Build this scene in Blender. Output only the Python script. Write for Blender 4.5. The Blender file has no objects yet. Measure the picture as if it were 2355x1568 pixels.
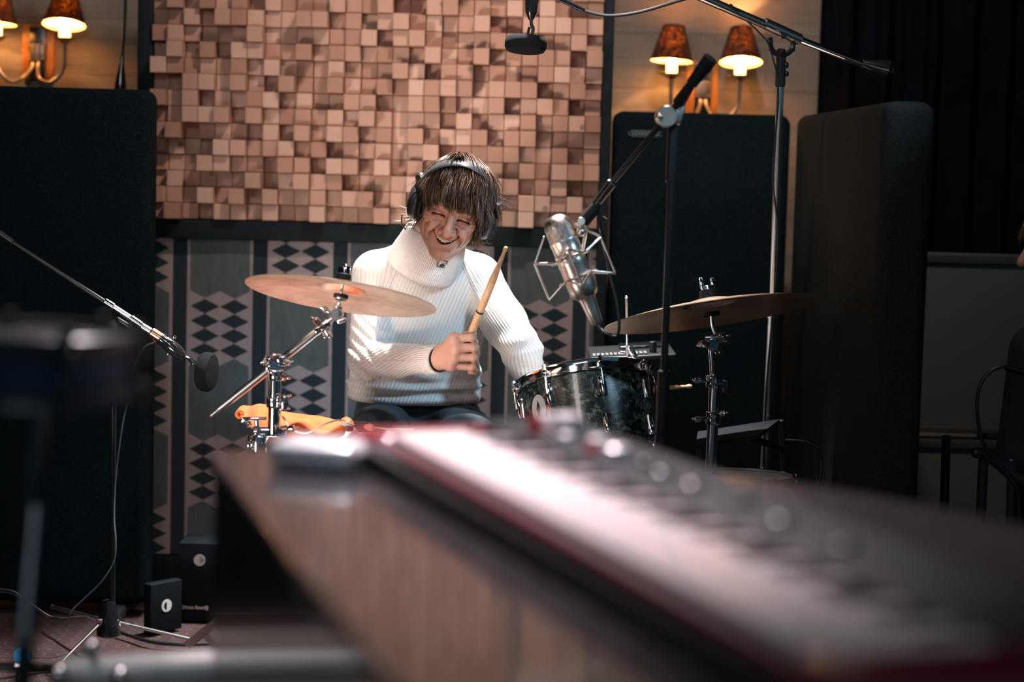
import bpy, math, random
import numpy as np
from mathutils import Vector, Matrix, Euler
random.seed(7); RNG = np.random.RandomState(11)
PI = math.pi
scene = bpy.context.scene
COL = scene.collection
W, H, F = 2355.0, 1568.0, 4580.0
CAMZ = 1.25
PITCH, ROLL = math.radians(5.2), math.radians(1.5)
# ---------------------------------------------------------------- camera
cam_d = bpy.data.cameras.new('camera'); cam = bpy.data.objects.new('camera', cam_d); COL.objects.link(cam)
cam_d.sensor_width = 36.0; cam_d.lens = F / W * 36.0
CAM_M = Matrix.Translation((0, 0, CAMZ)) @ Matrix.Rotation(PI / 2 - PITCH, 4, 'X') @ Matrix.Rotation(ROLL, 4, 'Z')
cam.matrix_world = CAM_M
cam_d.dof.use_dof = True; cam_d.dof.focus_distance = 4.62; cam_d.dof.aperture_fstop = 1.75
cam_d.clip_start = 0.05
scene.camera = cam
scene.view_settings.view_transform = 'Standard'
scene.view_settings.look = 'None'
scene.view_settings.gamma = 1.0
scene.view_settings.use_curve_mapping = False
scene.view_settings.exposure = 0.0

def ray(x, y):
    return (CAM_M.to_3x3() @ Vector(((x - W / 2) / F, -(y - H / 2) / F, -1.0)))
def P(x, y, Y):
    """point seen at photo pixel (x, y) lying in the vertical plane at distance Y"""
    r = ray(x, y); t = Y / r.y
    return Vector((r.x * t, Y, CAMZ + r.z * t))
def PZ(x, y, z):
    r = ray(x, y); t = (z - CAMZ) / r.z
    return Vector((r.x * t, r.y * t, z))
def L(px, Y): return px * Y / F
# ---------------------------------------------------------------- objects
def tagit(o, label=None, cat=None, group=None, kind=None):
    if label: o['label'] = label
    if cat: o['category'] = cat
    if group: o['group'] = group
    if kind: o['kind'] = kind
    return o
def thing(name, label, cat, loc=(0, 0, 0), rot=None, group=None, kind=None):
    o = bpy.data.objects.new(name, None); COL.objects.link(o)
    o.empty_display_size = .05
    if rot is not None:
        o.matrix_world = Matrix.Translation(loc) @ rot.to_4x4()
    else:
        o.location = loc
    return tagit(o, label, cat, group, kind)
def wloc(o):
    m = Matrix.Identity(4)
    while o is not None:
        m = (Matrix.Translation(o.location) @ o.rotation_euler.to_matrix().to_4x4()) @ m
        o = o.parent
    return m
def frame_to(axis, up=(0, 0, 1)):
    a = Vector(axis).normalized(); u = Vector(up)
    if abs(a.dot(u)) > .97: u = Vector((0, 1, 0)) if abs(a.y) < .9 else Vector((1, 0, 0))
    x = u.cross(a).normalized(); y = a.cross(x)
    return x, y, a
class MB:
    def __init__(s): s.v = []; s.f = []; s.m = []
    def add(s, vs, fs, mi=0):
        b = len(s.v); s.v.extend([tuple(v) for v in vs]); s.f.extend([tuple(i + b for i in f) for f in fs]); s.m.extend([mi] * len(fs)); return s
    def box(s, c, d, R=None, mi=0, bev=0):
        hx, hy, hz = d[0] / 2, d[1] / 2, d[2] / 2
        if bev:
            return s.rbox(c, d, bev, R, mi)
        vs = [Vector((sx * hx, sy * hy, sz * hz)) for sx in (-1, 1) for sy in (-1, 1) for sz in (-1, 1)]
        if R is not None: vs = [R @ v for v in vs]
        c = Vector(c)
        return s.add([v + c for v in vs], [(0, 1, 3, 2), (4, 6, 7, 5), (0, 4, 5, 1), (2, 3, 7, 6), (0, 2, 6, 4), (1, 5, 7, 3)], mi)
    def rbox(s, c, d, r, R=None, mi=0, n=3):
        """box with rounded vertical-and-horizontal edges"""
        import bmesh
        bm = bmesh.new(); bmesh.ops.create_cube(bm, size=1)
        for v in bm.verts: v.co = Vector((v.co.x * d[0], v.co.y * d[1], v.co.z * d[2]))
        bmesh.ops.bevel(bm, geom=list(bm.edges) + list(bm.verts), offset=r, segments=n, profile=.5, affect='EDGES')
        bm.verts.index_update()
        vs = [v.co.copy() for v in bm.verts]; fs = [[v.index for v in f.verts] for f in bm.faces]; bm.free()
        if R is not None: vs = [R @ v for v in vs]
        c = Vector(c)
        return s.add([v + c for v in vs], fs, mi)
    def tube(s, pts, r, n=16, cap=True, mi=0, sx=1.0, up=None):
        pts = [Vector(p) for p in pts]; m = len(pts)
        rs = list(r) if hasattr(r, '__len__') else [r] * m
        vs = []; prev = None
        for i, p in enumerate(pts):
            t = (pts[min(i + 1, m - 1)] - pts[max(i - 1, 0)]).normalized()
            if prev is None:
                x, y, _ = frame_to(t, up or (0, 0, 1))
            else:
                x = (prev - t * prev.dot(t)).normalized(); y = t.cross(x)
            prev = x
            for k in range(n):
                a = 2 * PI * k / n
                vs.append(p + (x * math.cos(a) * sx + y * math.sin(a)) * rs[i])
        fs = [(i * n + k, i * n + (k + 1) % n, (i + 1) * n + (k + 1) % n, (i + 1) * n + k) for i in range(m - 1) for k in range(n)]
        if cap: fs += [tuple(reversed(range(n))), tuple((m - 1) * n + k for k in range(n))]
        return s.add(vs, fs, mi)
    def lathe(s, c, axis, prof, n=32, mi=0, closed=False, ell=1.0, up=None):
        """prof: list of (radius, distance along the axis)"""
        x, y, a = frame_to(axis, up or (0, 0, 1)); c = Vector(c); m = len(prof); vs = []
        for r, h in prof:
            for k in range(n):
                t = 2 * PI * k / n
                vs.append(c + a * h + (x * math.cos(t) * ell + y * math.sin(t)) * max(r, 1e-5))
        fs = [(i * n + k, i * n + (k + 1) % n, (i + 1) * n + (k + 1) % n, (i + 1) * n + k) for i in range(m - 1) for k in range(n)]
        if closed: fs += [((m - 1) * n + k, (m - 1) * n + (k + 1) % n, (k + 1) % n, k) for k in range(n)]
        return s.add(vs, fs, mi)
    def cyl(s, c, axis, r, h, n=24, mi=0, bev=.0):
        b = bev or min(r, abs(h)) * .08
        return s.lathe(c, axis, [(0, 0), (r - b, 0), (r, b), (r, h - b), (r - b, h), (0, h)], n, mi)
    def rod(s, a, b, r, n=14, mi=0, r2=None):
        a = Vector(a); b = Vector(b); h = (b - a).length
        r2 = r if r2 is None else r2
        e = min(r, r2) * .25
        return s.lathe(a, b - a, [(0, 0), (r - e, 0), (r, e), (r2, h - e), (r2 - e, h), (0, h)], n, mi)
    def ball(s, c, r, n=16, mi=0, sc=(1, 1, 1), R=None):
        c = Vector(c); vs = []; m = n // 2
        for i in range(m + 1):
            a = PI * i / m
            for k in range(n):
                t = 2 * PI * k / n
                v = Vector((math.sin(a) * math.cos(t) * r * sc[0], math.sin(a) * math.sin(t) * r * sc[1], math.cos(a) * r * sc[2]))
                vs.append(c + (R @ v if R is not None else v))
        fs = [(i * n + k, (i + 1) * n + k, (i + 1) * n + (k + 1) % n, i * n + (k + 1) % n) for i in range(m) for k in range(n)]
        return s.add(vs, fs, mi)
    def prism(s, poly, o, ux, uy, th, mi=0, bev=0):
        """2d polygon in the frame (o, ux, uy), extruded by th along ux x uy"""
        ux = Vector(ux).normalized(); uy = Vector(uy).normalized(); w = ux.cross(uy); o = Vector(o); n = len(poly)
        a = [o + ux * p[0] + uy * p[1] for p in poly]; b = [v + w * th for v in a]
        return s.add(a + b, [tuple(reversed(range(n))), tuple(range(n, 2 * n))] + [(k, (k + 1) % n, n + (k + 1) % n, n + k) for k in range(n)], mi)
    def torus(s, c, axis, R, r, n=48, k=10, mi=0, a0=0, a1=2 * PI):
        x, y, a = frame_to(axis); c = Vector(c)
        full = abs(a1 - a0 - 2 * PI) < 1e-4
        cnt = n if full else n + 1
        vs = []
        for i in range(cnt):
            t = a0 + (a1 - a0) * i / n; d = x * math.cos(t) + y * math.sin(t)
            for j in range(k):
                q = 2 * PI * j / k
                vs.append(c + d * (R + r * math.cos(q)) + a * r * math.sin(q))
        fs = [(i * k + j, ((i + 1) % cnt) * k + j, ((i + 1) % cnt) * k + (j + 1) % k, i * k + (j + 1) % k) for i in range(n) for j in range(k)]
        return s.add(vs, fs, mi)
    def build(s, name, mat, parent=None, world=True, angle=35, attrs=None):
        me = bpy.data.meshes.new(name)
        vs = s.v
        if parent is not None and world:
            inv = wloc(parent).inverted()
            vs = [inv @ Vector(v) for v in vs]
        me.from_pydata([tuple(v) for v in vs], [], s.f)
        mats = mat if isinstance(mat, (list, tuple)) else [mat]
        for m in mats: me.materials.append(m)
        me.polygons.foreach_set('material_index', s.m)
        me.polygons.foreach_set('use_smooth', [True] * len(s.f))
        me.update()
        try: me.set_sharp_from_angle(angle=math.radians(angle))
        except Exception: pass
        o = bpy.data.objects.new(name, me); COL.objects.link(o)
        if parent is not None: o.parent = parent
        return o
def bez(a, b, c, d, n=16):
    a, b, c, d = map(Vector, (a, b, c, d)); out = []
    for i in range(n + 1):
        t = i / n; u = 1 - t
        out.append(a * u ** 3 + b * 3 * u * u * t + c * 3 * u * t * t + d * t ** 3)
    return out
def catmull(pts, n=8):
    pts = [Vector(p) for p in pts]; q = [pts[0] * 2 - pts[1]] + pts + [pts[-1] * 2 - pts[-2]]; out = []
    for i in range(1, len(q) - 2):
        for k in range(n):
            t = k / n; p0, p1, p2, p3 = q[i - 1], q[i], q[i + 1], q[i + 2]
            out.append(.5 * (2 * p1 + (p2 - p0) * t + (2 * p0 - 5 * p1 + 4 * p2 - p3) * t * t + (3 * p1 - p0 - 3 * p2 + p3) * t ** 3))
    out.append(pts[-1]); return out
# ---------------------------------------------------------------- material helper
class E:
    """expression on shader nodes"""
    def __init__(s, nt, sock): s.nt = nt; s.s = sock
    def _op(s, op, o=None, rev=False, c=None):
        n = s.nt.nodes.new('ShaderNodeMath'); n.operation = op
        a, b = (s, o) if not rev else (o, s)
        for i, v in enumerate((a, b, c)):
            if v is None: continue
            if isinstance(v, E): s.nt.links.new(v.s, n.inputs[i])
            else: n.inputs[i].default_value = v
        return E(s.nt, n.outputs[0])
    def __add__(s, o): return s._op('ADD', o)
    __radd__ = __add__
    def __sub__(s, o): return s._op('SUBTRACT', o)
    def __rsub__(s, o): return s._op('SUBTRACT', o, True)
    def __mul__(s, o): return s._op('MULTIPLY', o)
    __rmul__ = __mul__
    def __truediv__(s, o): return s._op('DIVIDE', o)
    def fl(s): return s._op('FLOOR')
    def fr(s): return s._op('FRACT')
    def ab(s): return s._op('ABSOLUTE')
    def sin(s): return s._op('SINE')
    def mod(s, o): return s._op('FLOORED_MODULO', o)
    def lt(s, o): return s._op('LESS_THAN', o)
    def gt(s, o): return s._op('GREATER_THAN', o)
    def mn(s, o): return s._op('MINIMUM', o)
    def mx(s, o): return s._op('MAXIMUM', o)
    def pw(s, o): return s._op('POWER', o)
    def clamp(s): return s.mx(0.0).mn(1.0)
class Mat:
    def __init__(s, name, base=(.5, .5, .5), rough=.5, metal=0.0, **kw):
        s.m = bpy.data.materials.new(name); s.m.use_nodes = True; s.nt = s.m.node_tree
        s.b = s.nt.nodes['Principled BSDF']
        s.set('Base Color', (*base, 1)); s.set('Roughness', rough); s.set('Metallic', metal)
        for k, v in kw.items(): s.set(k.replace('_', ' '), v)
    def set(s, k, v): s.b.inputs[k].default_value = v
    def link(s, a, k):
        a = a.s if isinstance(a, E) else a
        s.nt.links.new(a, s.b.inputs[k] if isinstance(k, str) else k)
    def coord(s, kind='Object'):
        n = s.nt.nodes.new('ShaderNodeTexCoord'); return n.outputs[kind]
    def xyz(s, sock):
        n = s.nt.nodes.new('ShaderNodeSeparateXYZ'); s.nt.links.new(sock, n.inputs[0]); return [E(s.nt, n.outputs[i]) for i in range(3)]
    def attr(s, name):
        n = s.nt.nodes.new('ShaderNodeAttribute'); n.attribute_name = name; return n
    def scale(s, sock, v):
        n = s.nt.nodes.new('ShaderNodeMapping'); s.nt.links.new(sock, n.inputs[0]); n.inputs['Scale'].default_value = v; return n.outputs[0]
    def noise(s, vec, scale=5, detail=4, rough=.5, dist=0.0, out='Fac'):
        n = s.nt.nodes.new('ShaderNodeTexNoise'); s.nt.links.new(vec, n.inputs['Vector'])
        n.inputs['Scale'].default_value = scale; n.inputs['Detail'].default_value = detail; n.inputs['Roughness'].default_value = rough; n.inputs['Distortion'].default_value = dist
        return E(s.nt, n.outputs[out])
    def voro(s, vec, scale=5, feature='F1', out='Distance', rnd=1.0):
        n = s.nt.nodes.new('ShaderNodeTexVoronoi'); s.nt.links.new(vec, n.inputs['Vector']); n.feature = feature
        n.inputs['Scale'].default_value = scale; n.inputs['Randomness'].default_value = rnd
        return E(s.nt, n.outputs[out])
    def ramp(s, fac, stops, interp='LINEAR'):
        n = s.nt.nodes.new('ShaderNodeValToRGB'); cr = n.color_ramp; cr.interpolation = interp
        while len(cr.elements) < len(stops): cr.elements.new(.5)
        for e, (p, c) in zip(cr.elements, stops): e.position = p; e.color = (*c, 1) if len(c) == 3 else c
        s.nt.links.new(fac.s if isinstance(fac, E) else fac, n.inputs[0]); return n.outputs[0]
    def mix(s, fac, a, b, mode='MIX'):
        n = s.nt.nodes.new('ShaderNodeMix'); n.data_type = 'RGBA'; n.blend_type = mode
        for v, i in ((fac, 0), (a, 6), (b, 7)):
            if isinstance(v, E): s.nt.links.new(v.s, n.inputs[i])
            elif isinstance(v, (int, float)): n.inputs[i].default_value = v
            elif isinstance(v, tuple): n.inputs[i].default_value = (*v, 1)
            else: s.nt.links.new(v, n.inputs[i])
        return n.outputs[2]
    def bump(s, h, strength=.5, dist=.01):
        n = s.nt.nodes.new('ShaderNodeBump'); n.inputs['Strength'].default_value = strength; n.inputs['Distance'].default_value = dist
        s.nt.links.new(h.s if isinstance(h, E) else h, n.inputs['Height']); s.nt.links.new(n.outputs[0], s.b.inputs['Normal']); return n
def simple(name, base, rough=.5, metal=0, noise=None, bump=None, **kw):
    """noise=(scale, amount) varies the base colour, bump=(scale, strength, distance)"""
    t = Mat(name, base, rough, metal, **kw)
    v = t.coord('Object')
    if noise:
        n = t.noise(v, noise[0], 5, .6)
        a = tuple(c * (1 - noise[1]) for c in base); b = tuple(min(1, c * (1 + noise[1])) for c in base)
        t.link(t.ramp(n, [(.3, a), (.7, b)]), 'Base Color')
    if bump:
        t.bump(t.noise(v, bump[0], 6, .6), bump[1], bump[2])
    return t.m
M = {}
M['chrome'] = simple('chrome', (.78, .78, .80), .09, 1.0, noise=(30, .04))
M['chrome_worn'] = simple('worn_chrome', (.80, .79, .80), .24, 1.0, noise=(60, .06))
M['steel_dark'] = simple('dark_steel', (.12, .12, .13), .26, .9, noise=(40, .2))
M['nickel'] = simple('satin_nickel', (.80, .74, .70), .34, 1.0, noise=(50, .06))
M['black_metal'] = simple('black_painted_metal', (.022, .026, .03), .32, .2, noise=(60, .3))
M['black_plastic'] = simple('black_plastic', (.018, .02, .024), .38, 0, noise=(50, .25))
M['black_gloss'] = simple('gloss_black_plastic', (.014, .016, .02), .16, 0, noise=(30, .2), Coat_Weight=.5)
M['rubber'] = simple('black_rubber', (.008, .010, .013), .6, 0, noise=(80, .3), Specular_IOR_Level=.2)
M['cable'] = simple('cable_rubber', (.008, .012, .015), .4, 0, noise=(80, .3))
M['white_print'] = simple('white_print', (.75, .75, .75), .5, 0, noise=(90, .05))
M['black_print'] = simple('black_print', (.015, .015, .018), .6, 0, noise=(90, .1))
M['foam'] = simple('black_mesh_foam', (.006, .008, .010), .75, 0, noise=(300, .4), bump=(900, .9, .002), Specular_IOR_Level=.15)
# ================================================================ the setting
YW = 6.05           # back wall
YP = 5.47           # face of the wooden block panel
def text_mesh(name, txt, size, o, ux, uy, mat, parent, depth=.0006, align='CENTER'):
    cu = bpy.data.curves.new(name, 'FONT'); cu.body = txt; cu.size = size; cu.extrude = depth; cu.align_x = align; cu.align_y = 'CENTER'
    t = bpy.data.objects.new(name, cu); COL.objects.link(t)
    dg = bpy.context.evaluated_depsgraph_get(); me = bpy.data.meshes.new_from_object(t.evaluated_get(dg))
    bpy.data.objects.remove(t)
    ux = Vector(ux).normalized(); uy = Vector(uy).normalized(); w = ux.cross(uy); o = Vector(o)
    inv = wloc(parent).inverted() if parent else Matrix.Identity(4)
    for v in me.vertices: v.co = inv @ (o + ux * v.co.x + uy * v.co.y + w * v.co.z)
    me.materials.clear(); me.materials.append(mat); me.name = name
    ob = bpy.data.objects.new(name, me); COL.objects.link(ob)
    if parent: ob.parent = parent
    return ob
# floor: worn wooden boards, a patterned rug on it
t = Mat('floor_boards', (.05, .03, .025), .45)
x, y, z = t.xyz(t.coord('Object'))
b = (x / .12).fl()
seam = (((x / .12).fr() - .5).ab()).gt(.485)
t.link(t.mix(seam, t.ramp(t.noise(t.scale(t.coord('Object'), (8, .8, 1)), 3, 5, .6), [(.3, (.028, .016, .013)), (.7, (.065, .038, .03))]), (.008, .006, .006)), 'Base Color')
t.bump(seam * -1.0, .4, .003)
mb = MB(); mb.box((0.3, 3.0, -.05), (9.0, 9.0, .1)); tagit(mb.build('floor', t.m), kind='structure')
# back wall: board marked plaster
t = Mat('plaster_wall', (.55, .45, .38), .85)
v = t.coord('Object'); x, y, z = t.xyz(v)
n1 = t.noise(t.scale(v, (1.5, 1, 9)), 3, 6, .65); n2 = t.noise(v, 5, 5, .6); n3 = t.noise(v, 60, 4, .6)
row = (z / .165 + n2 * .12).fr(); crack = (row - .5).ab().gt(.488)
colx = ((x / .30 + (z / .165).fl() * .5 + n2 * .05).fr() - .5).ab().gt(.492)
t.link(t.mix((crack.mx(colx * .5)) * .75, t.ramp(n1 * .6 + n2 * .4, [(.3, (.19, .165, .145)), (.5, (.28, .24, .205)), (.7, (.36, .31, .27))]), (.16, .12, .10)), 'Base Color')
t.bump(n1 * .6 + n3 * .25 - crack * .5, .55, .012)
M['plaster'] = t.m
mb = MB(); mb.box((-.3, YW + .1, 1.6), (3.46, .2, 3.2)); tagit(mb.build('wall_back', t.m), kind='structure')
# dark return and black drape on the right
CX1 = P(1868, 200, YW).x
t = Mat('black_drape', (.012, .013, .02), .9, Specular_IOR_Level=.05); v = t.coord('Object'); t.link(t.ramp(t.noise(v, 14, 4, .6), [(.3, (.003, .0035, .007)), (.7, (.006, .007, .012))]), 'Base Color'); M['drape'] = t.m
def drape(name, x0, x1, y, z0, z1, amp, nf, mat, label, y1=None):
    mb = MB(); n = 260; m = 14; y1 = y if y1 is None else y1
    vs = []
    for j in range(m + 1):
        zz = z0 + (z1 - z0) * j / m
        for i in range(n + 1):
            u = i / n; a = amp * (math.sin(u * nf * 2 * PI + .6 * math.sin(u * 17)) + .4 * math.sin(u * nf * 4.3 * PI + 1)) * (.8 + .3 * math.sin(u * 9 + j * .12))
            vs.append((x0 + (x1 - x0) * u, y + (y1 - y) * u + a, zz))
    fs = [(j * (n + 1) + i, j * (n + 1) + i + 1, (j + 1) * (n + 1) + i + 1, (j + 1) * (n + 1) + i) for j in range(m) for i in range(n)]
    nv = len(vs); vs2 = vs + [(a, b + .006, c) for a, b, c in vs]
    fs2 = fs + [tuple(reversed([q + nv for q in f])) for f in fs]
    mb.add(vs2, fs2); o = mb.build(name, mat); tagit(o, label, 'curtain'); return o
drape('curtain', CX1 + .01, 2.6, YW - .06, .9, 3.1, .028, 15, M['drape'], 'black floor-length drape filling the dark upper right corner')
mb = MB()
mb.box(((CX1 + 3.2) / 2 + .1, YW + .2, 1.6), (3.2 - CX1 + .2, .2, 3.2)); tagit(mb.build('wall_right', simple('dark_wall', (.02, .022, .03), .9, noise=(8, .3))), kind='structure')
# grey fabric wall panels below the drape (right)
t = Mat('grey_fabric', (.16, .165, .165), .95, Specular_IOR_Level=.1); v = t.coord('Object')
t.link(t.ramp(t.noise(v, 350, 3, .7), [(.3, (.085, .098, .10)), (.7, (.13, .148, .145))]), 'Base Color'); t.bump(t.noise(v, 500, 3, .6), .3, .002); M['grey_fabric'] = t.m
M['grey_trim'] = simple('dark_grey_trim', (.045, .048, .052), .6, noise=(40, .2))
YR = 5.55
xl = P(2002, 800, YR).x; xr = 2.3
zt = P(2100, 581, YR).z; zm = P(2100, 1000, YR).z
for nm, z0, z1, lab in (('sound_absorber', zm + .008, zt, 'grey fabric-covered wall panel directly under the black drape at right'),
                        ('sound_absorber', .02, zm - .008, 'lower grey fabric panel under the dark gap, behind the black chair')):
    r = thing(nm, lab, 'panel', ((xl + xr) / 2, YR, z0))
    MB().rbox(((xl + xr) / 2, YR + .03, (z0 + z1) / 2), (xr - xl, .06, z1 - z0), .006).build('board', M['grey_fabric'], r)
    mb = MB(); mb.rbox(((xl + xr) / 2, YR - .004, z1 - .014), (xr - xl, .012, .026), .003); mb.build('top_rail', M['grey_trim'], r)
    if z0 > .1: mb = MB(); mb.rbox(((xl + xr) / 2, YR - .004, z0 + .010), (xr - xl, .012, .018), .003); mb.build('bottom_rail', M['grey_trim'], r)
# ---------------------------------------------------------------- free standing wooden block diffuser with its dark frame
t = Mat('pine_end_grain', (.6, .4, .28), .6)
at = t.attr('block'); bc = E(t.nt, None); sep = t.nt.nodes.new('ShaderNodeSeparateXYZ'); t.nt.links.new(at.outputs['Vector'], sep.inputs[0])
r1, r2, r3 = [E(t.nt, sep.outputs[i]) for i in range(3)]
v = t.coord('Object'); x, y, z = t.xyz(v)
cx = (x + r1 * .09 - .045); cz = (z + r2 * .09 - .045)
at2 = t.attr('centre'); sep2 = t.nt.nodes.new('ShaderNodeSeparateXYZ'); t.nt.links.new(at2.outputs['Vector'], sep2.inputs[0]); bx, bz, bq = [E(t.nt, sep2.outputs[i]) for i in range(3)]
dx = x - bx + (r1 - .5) * .11; dz = z - bz + (r2 - .5) * .11
dist = (dx * dx + dz * dz).pw(.5)
wob = t.noise(v, 18, 3, .5)
rings = ((dist + wob * .012) * 1300.0).sin() * .5 + .5
grain = t.noise(t.scale(v, (30, 6, 30)), 6, 5, .6)
base = t.ramp(r3, [(0, (.34, .175, .12)), (.35, (.42, .235, .17)), (.7, (.51, .31, .235)), (1, (.57, .375, .295))])
c1 = t.mix(rings * .16, base, (.36, .19, .11))
c2 = t.mix(t.noise(v, 26, 4, .6).gt(.66) * .22, c1, (.33, .17, .10))
# a few knots and drying cracks
crk = (((dx * (r3 * 2 - 1)) + dz * (1 - r3)) + (wob - .5) * .02).ab().lt(.0010) * bq.gt(.80) * dist.lt(.05)
c3 = t.mix(crk * .65, c2, (.10, .05, .035))
knot = dist.lt(.008) * r1.gt(.3) * r1.lt(.42)
c4 = t.mix(knot * .6, c3, (.13, .06, .04))
t.link(c4, 'Base Color'); t.bump(grain * .6 + rings * .1 - crk, .25, .002)
M['pine'] = t.m
M['frame_dark'] = simple('dark_painted_timber', (.0065, .013, .017), .7, noise=(14, .25), bump=(60, .2, .003), Specular_IOR_Level=.2)
PL, PR = P(347, 250, YP).x, P(1382, 250, YP).x
NB = 28; BS = (PR - PL) / NB
ZB = P(860, 514, YP).z           # lower edge of the blocks
NR = 21
root = thing('wood_diffuser_panel', 'tall standing screen of pine end-grain cubes in uneven relief over patterned cloth', 'panel', ((PL + PR) / 2, YP + .1, 0))
mb = MB(); cen = []; blk = []
rr = random.Random(5)
for j in range(NR):
    for i in range(NB):
        d = rr.choice([-.022, -.010, .004, .016, .030, .046, .062]) ; a = (rr.random(), rr.random(), rr.random())
        cx_, cz_ = PL + (i + .5) * BS, ZB + (j + .5) * BS
        s_ = BS * .5 - .0007; y0 = YP + .02 - d; y1 = YP + .075; e = .0012
        q = [(cx_ - s_, y1, cz_ - s_), (cx_ + s_, y1, cz_ - s_), (cx_ + s_, y1, cz_ + s_), (cx_ - s_, y1, cz_ + s_),
             (cx_ - s_, y0 + e, cz_ - s_), (cx_ + s_, y0 + e, cz_ - s_), (cx_ + s_, y0 + e, cz_ + s_), (cx_ - s_, y0 + e, cz_ + s_),
             (cx_ - s_ + e, y0, cz_ - s_ + e), (cx_ + s_ - e, y0, cz_ - s_ + e), (cx_ + s_ - e, y0, cz_ + s_ - e), (cx_ - s_ + e, y0, cz_ + s_ - e)]
        mb.add(q, [(0, 1, 5, 4), (1, 2, 6, 5), (2, 3, 7, 6), (3, 0, 4, 7), (4, 5, 9, 8), (5, 6, 10, 9), (6, 7, 11, 10), (7, 4, 8, 11), (8, 9, 10, 11)])
        cen += [(cx_ - root.location.x, cz_, a[2] * a[0] + .3 * a[1])] * 12
        blk += [a] * 12
o = mb.build('cube_relief', M['pine'], root, angle=20)
for nm, dat in (('centre', cen), ('block', blk)):
    at = o.data.attributes.new(nm, 'FLOAT_VECTOR', 'POINT'); at.data.foreach_set('vector', np.array(dat, dtype=np.float32).ravel())
ZR = P(860, 560, YP).z; fl, fr = P(312, 250, YP).x, P(1408, 250, YP).x
ZTOP = ZB + NR * BS + .05
mb = MB()
mb.rbox(((fl + PL) / 2, YP + .06, ZTOP / 2), (PL - fl, .09, ZTOP), .004); mb.build('side_post', M['frame_dark'], root)
mb = MB(); mb.rbox(((fr + PR) / 2, YP + .06, ZTOP / 2), (fr - PR, .09, ZTOP), .004); mb.build('side_post', M['frame_dark'], root)
mb = MB(); mb.rbox(((PL + PR) / 2, YP + .05, (ZB + ZR) / 2 - .001), (PR - PL, .09, ZB - ZR - .002), .004); mb.build('middle_rail', M['frame_dark'], root)
mb = MB(); mb.rbox(((PL + PR) / 2, YP + .06, .05 + .02), (PR - PL, .08, .1), .004); mb.build('bottom_rail', M['frame_dark'], root)
mb = MB(); mb.box(((PL + PR) / 2, YP + .09, (ZTOP) / 2), (PR - PL, .02, ZTOP - .1)); mb.build('back_board', M['frame_dark'], root)
# patterned wool cloth in the lower field
t = Mat('patterned_wool', (.2, .2, .2), .95, Sheen_Weight=.1)
v = t.coord('Object'); x, y, z = t.xyz(v)
X0 = P(425, 700, YP).x - root.location.x; PER = P(1166, 700, YP).x / 4 - P(425, 700, YP).x / 4
k = ((x - X0) / PER); ci = k.fl(); u = k.fr() * PER                     # u in metres from the light line
wu = PER * .82                                                           # light line + field + light line
nz = (t.noise(v, 130, 3, .6) - .5) * .0030; u = u + nz
dark_band = u.gt(wu)
edge_line = u.lt(.0075).mx(u.gt(wu - .0085))
fu = (u - .009) / (wu - .018)                                            # 0..1 over the field
Z0 = P(500, 741, YP).z - .0                                              # centre of a cluster in the even columns
VP = L(335, YP); RW = L(34.2, YP)
zc = (z - Z0 + nz + ci.mod(2) * (VP / 2)) / VP + .5
vv = (zc.fr() - .5) * VP / RW + .5                                       # in rows, 0 in the middle of the cluster (four rows)
du = ((fu * 2).fr() - .5).ab()                                           # 0 in the middle of a dark diamond
dv = (vv.fr() - .5).ab()
inrow = (vv).ab().lt(2.0)
diamond = (du / .49 + dv / .5).lt(1.0) * inrow
zone = (vv.ab() - (du) * 1.0).lt(2.0 + .05)
fib = t.noise(v, 260, 4, .7); fib2 = t.noise(t.scale(v, (1, 1, .35)), 55, 4, .6)
grey = t.ramp(fib * .5 + fib2 * .5, [(.35, (.058, .078, .082)), (.65, (.105, .135, .138))])
beige = t.ramp(fib * .6 + fib2 * .4, [(.35, (.27, .225, .225)), (.65, (.37, .315, .315))])
navy = t.ramp(fib, [(.35, (.008, .018, .026)), (.65, (.014, .03, .04))])
c = t.mix(zone.clamp(), grey, beige)
c = t.mix(diamond, c, navy); c = t.mix(edge_line, c, beige); c = t.mix(dark_band, c, navy)
t.link(c, 'Base Color'); t.bump(fib, .5, .003)
mb = MB(); n = 60
zz0, zz1 = .125, ZR
vs = []
for j in range(21):
    for i in range(n + 1):
        vs.append((PL + (PR - PL) * i / n, YP + .035 + .0025 * math.sin(i * .45) * math.sin(j * .4), zz0 + (zz1 - zz0) * j / 20))
mb.add(vs, [(j * (n + 1) + i, j * (n + 1) + i + 1, (j + 1) * (n + 1) + i + 1, (j + 1) * (n + 1) + i) for j in range(20) for i in range(n)])
mb.build('patterned_cloth', t.m, root)
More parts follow.
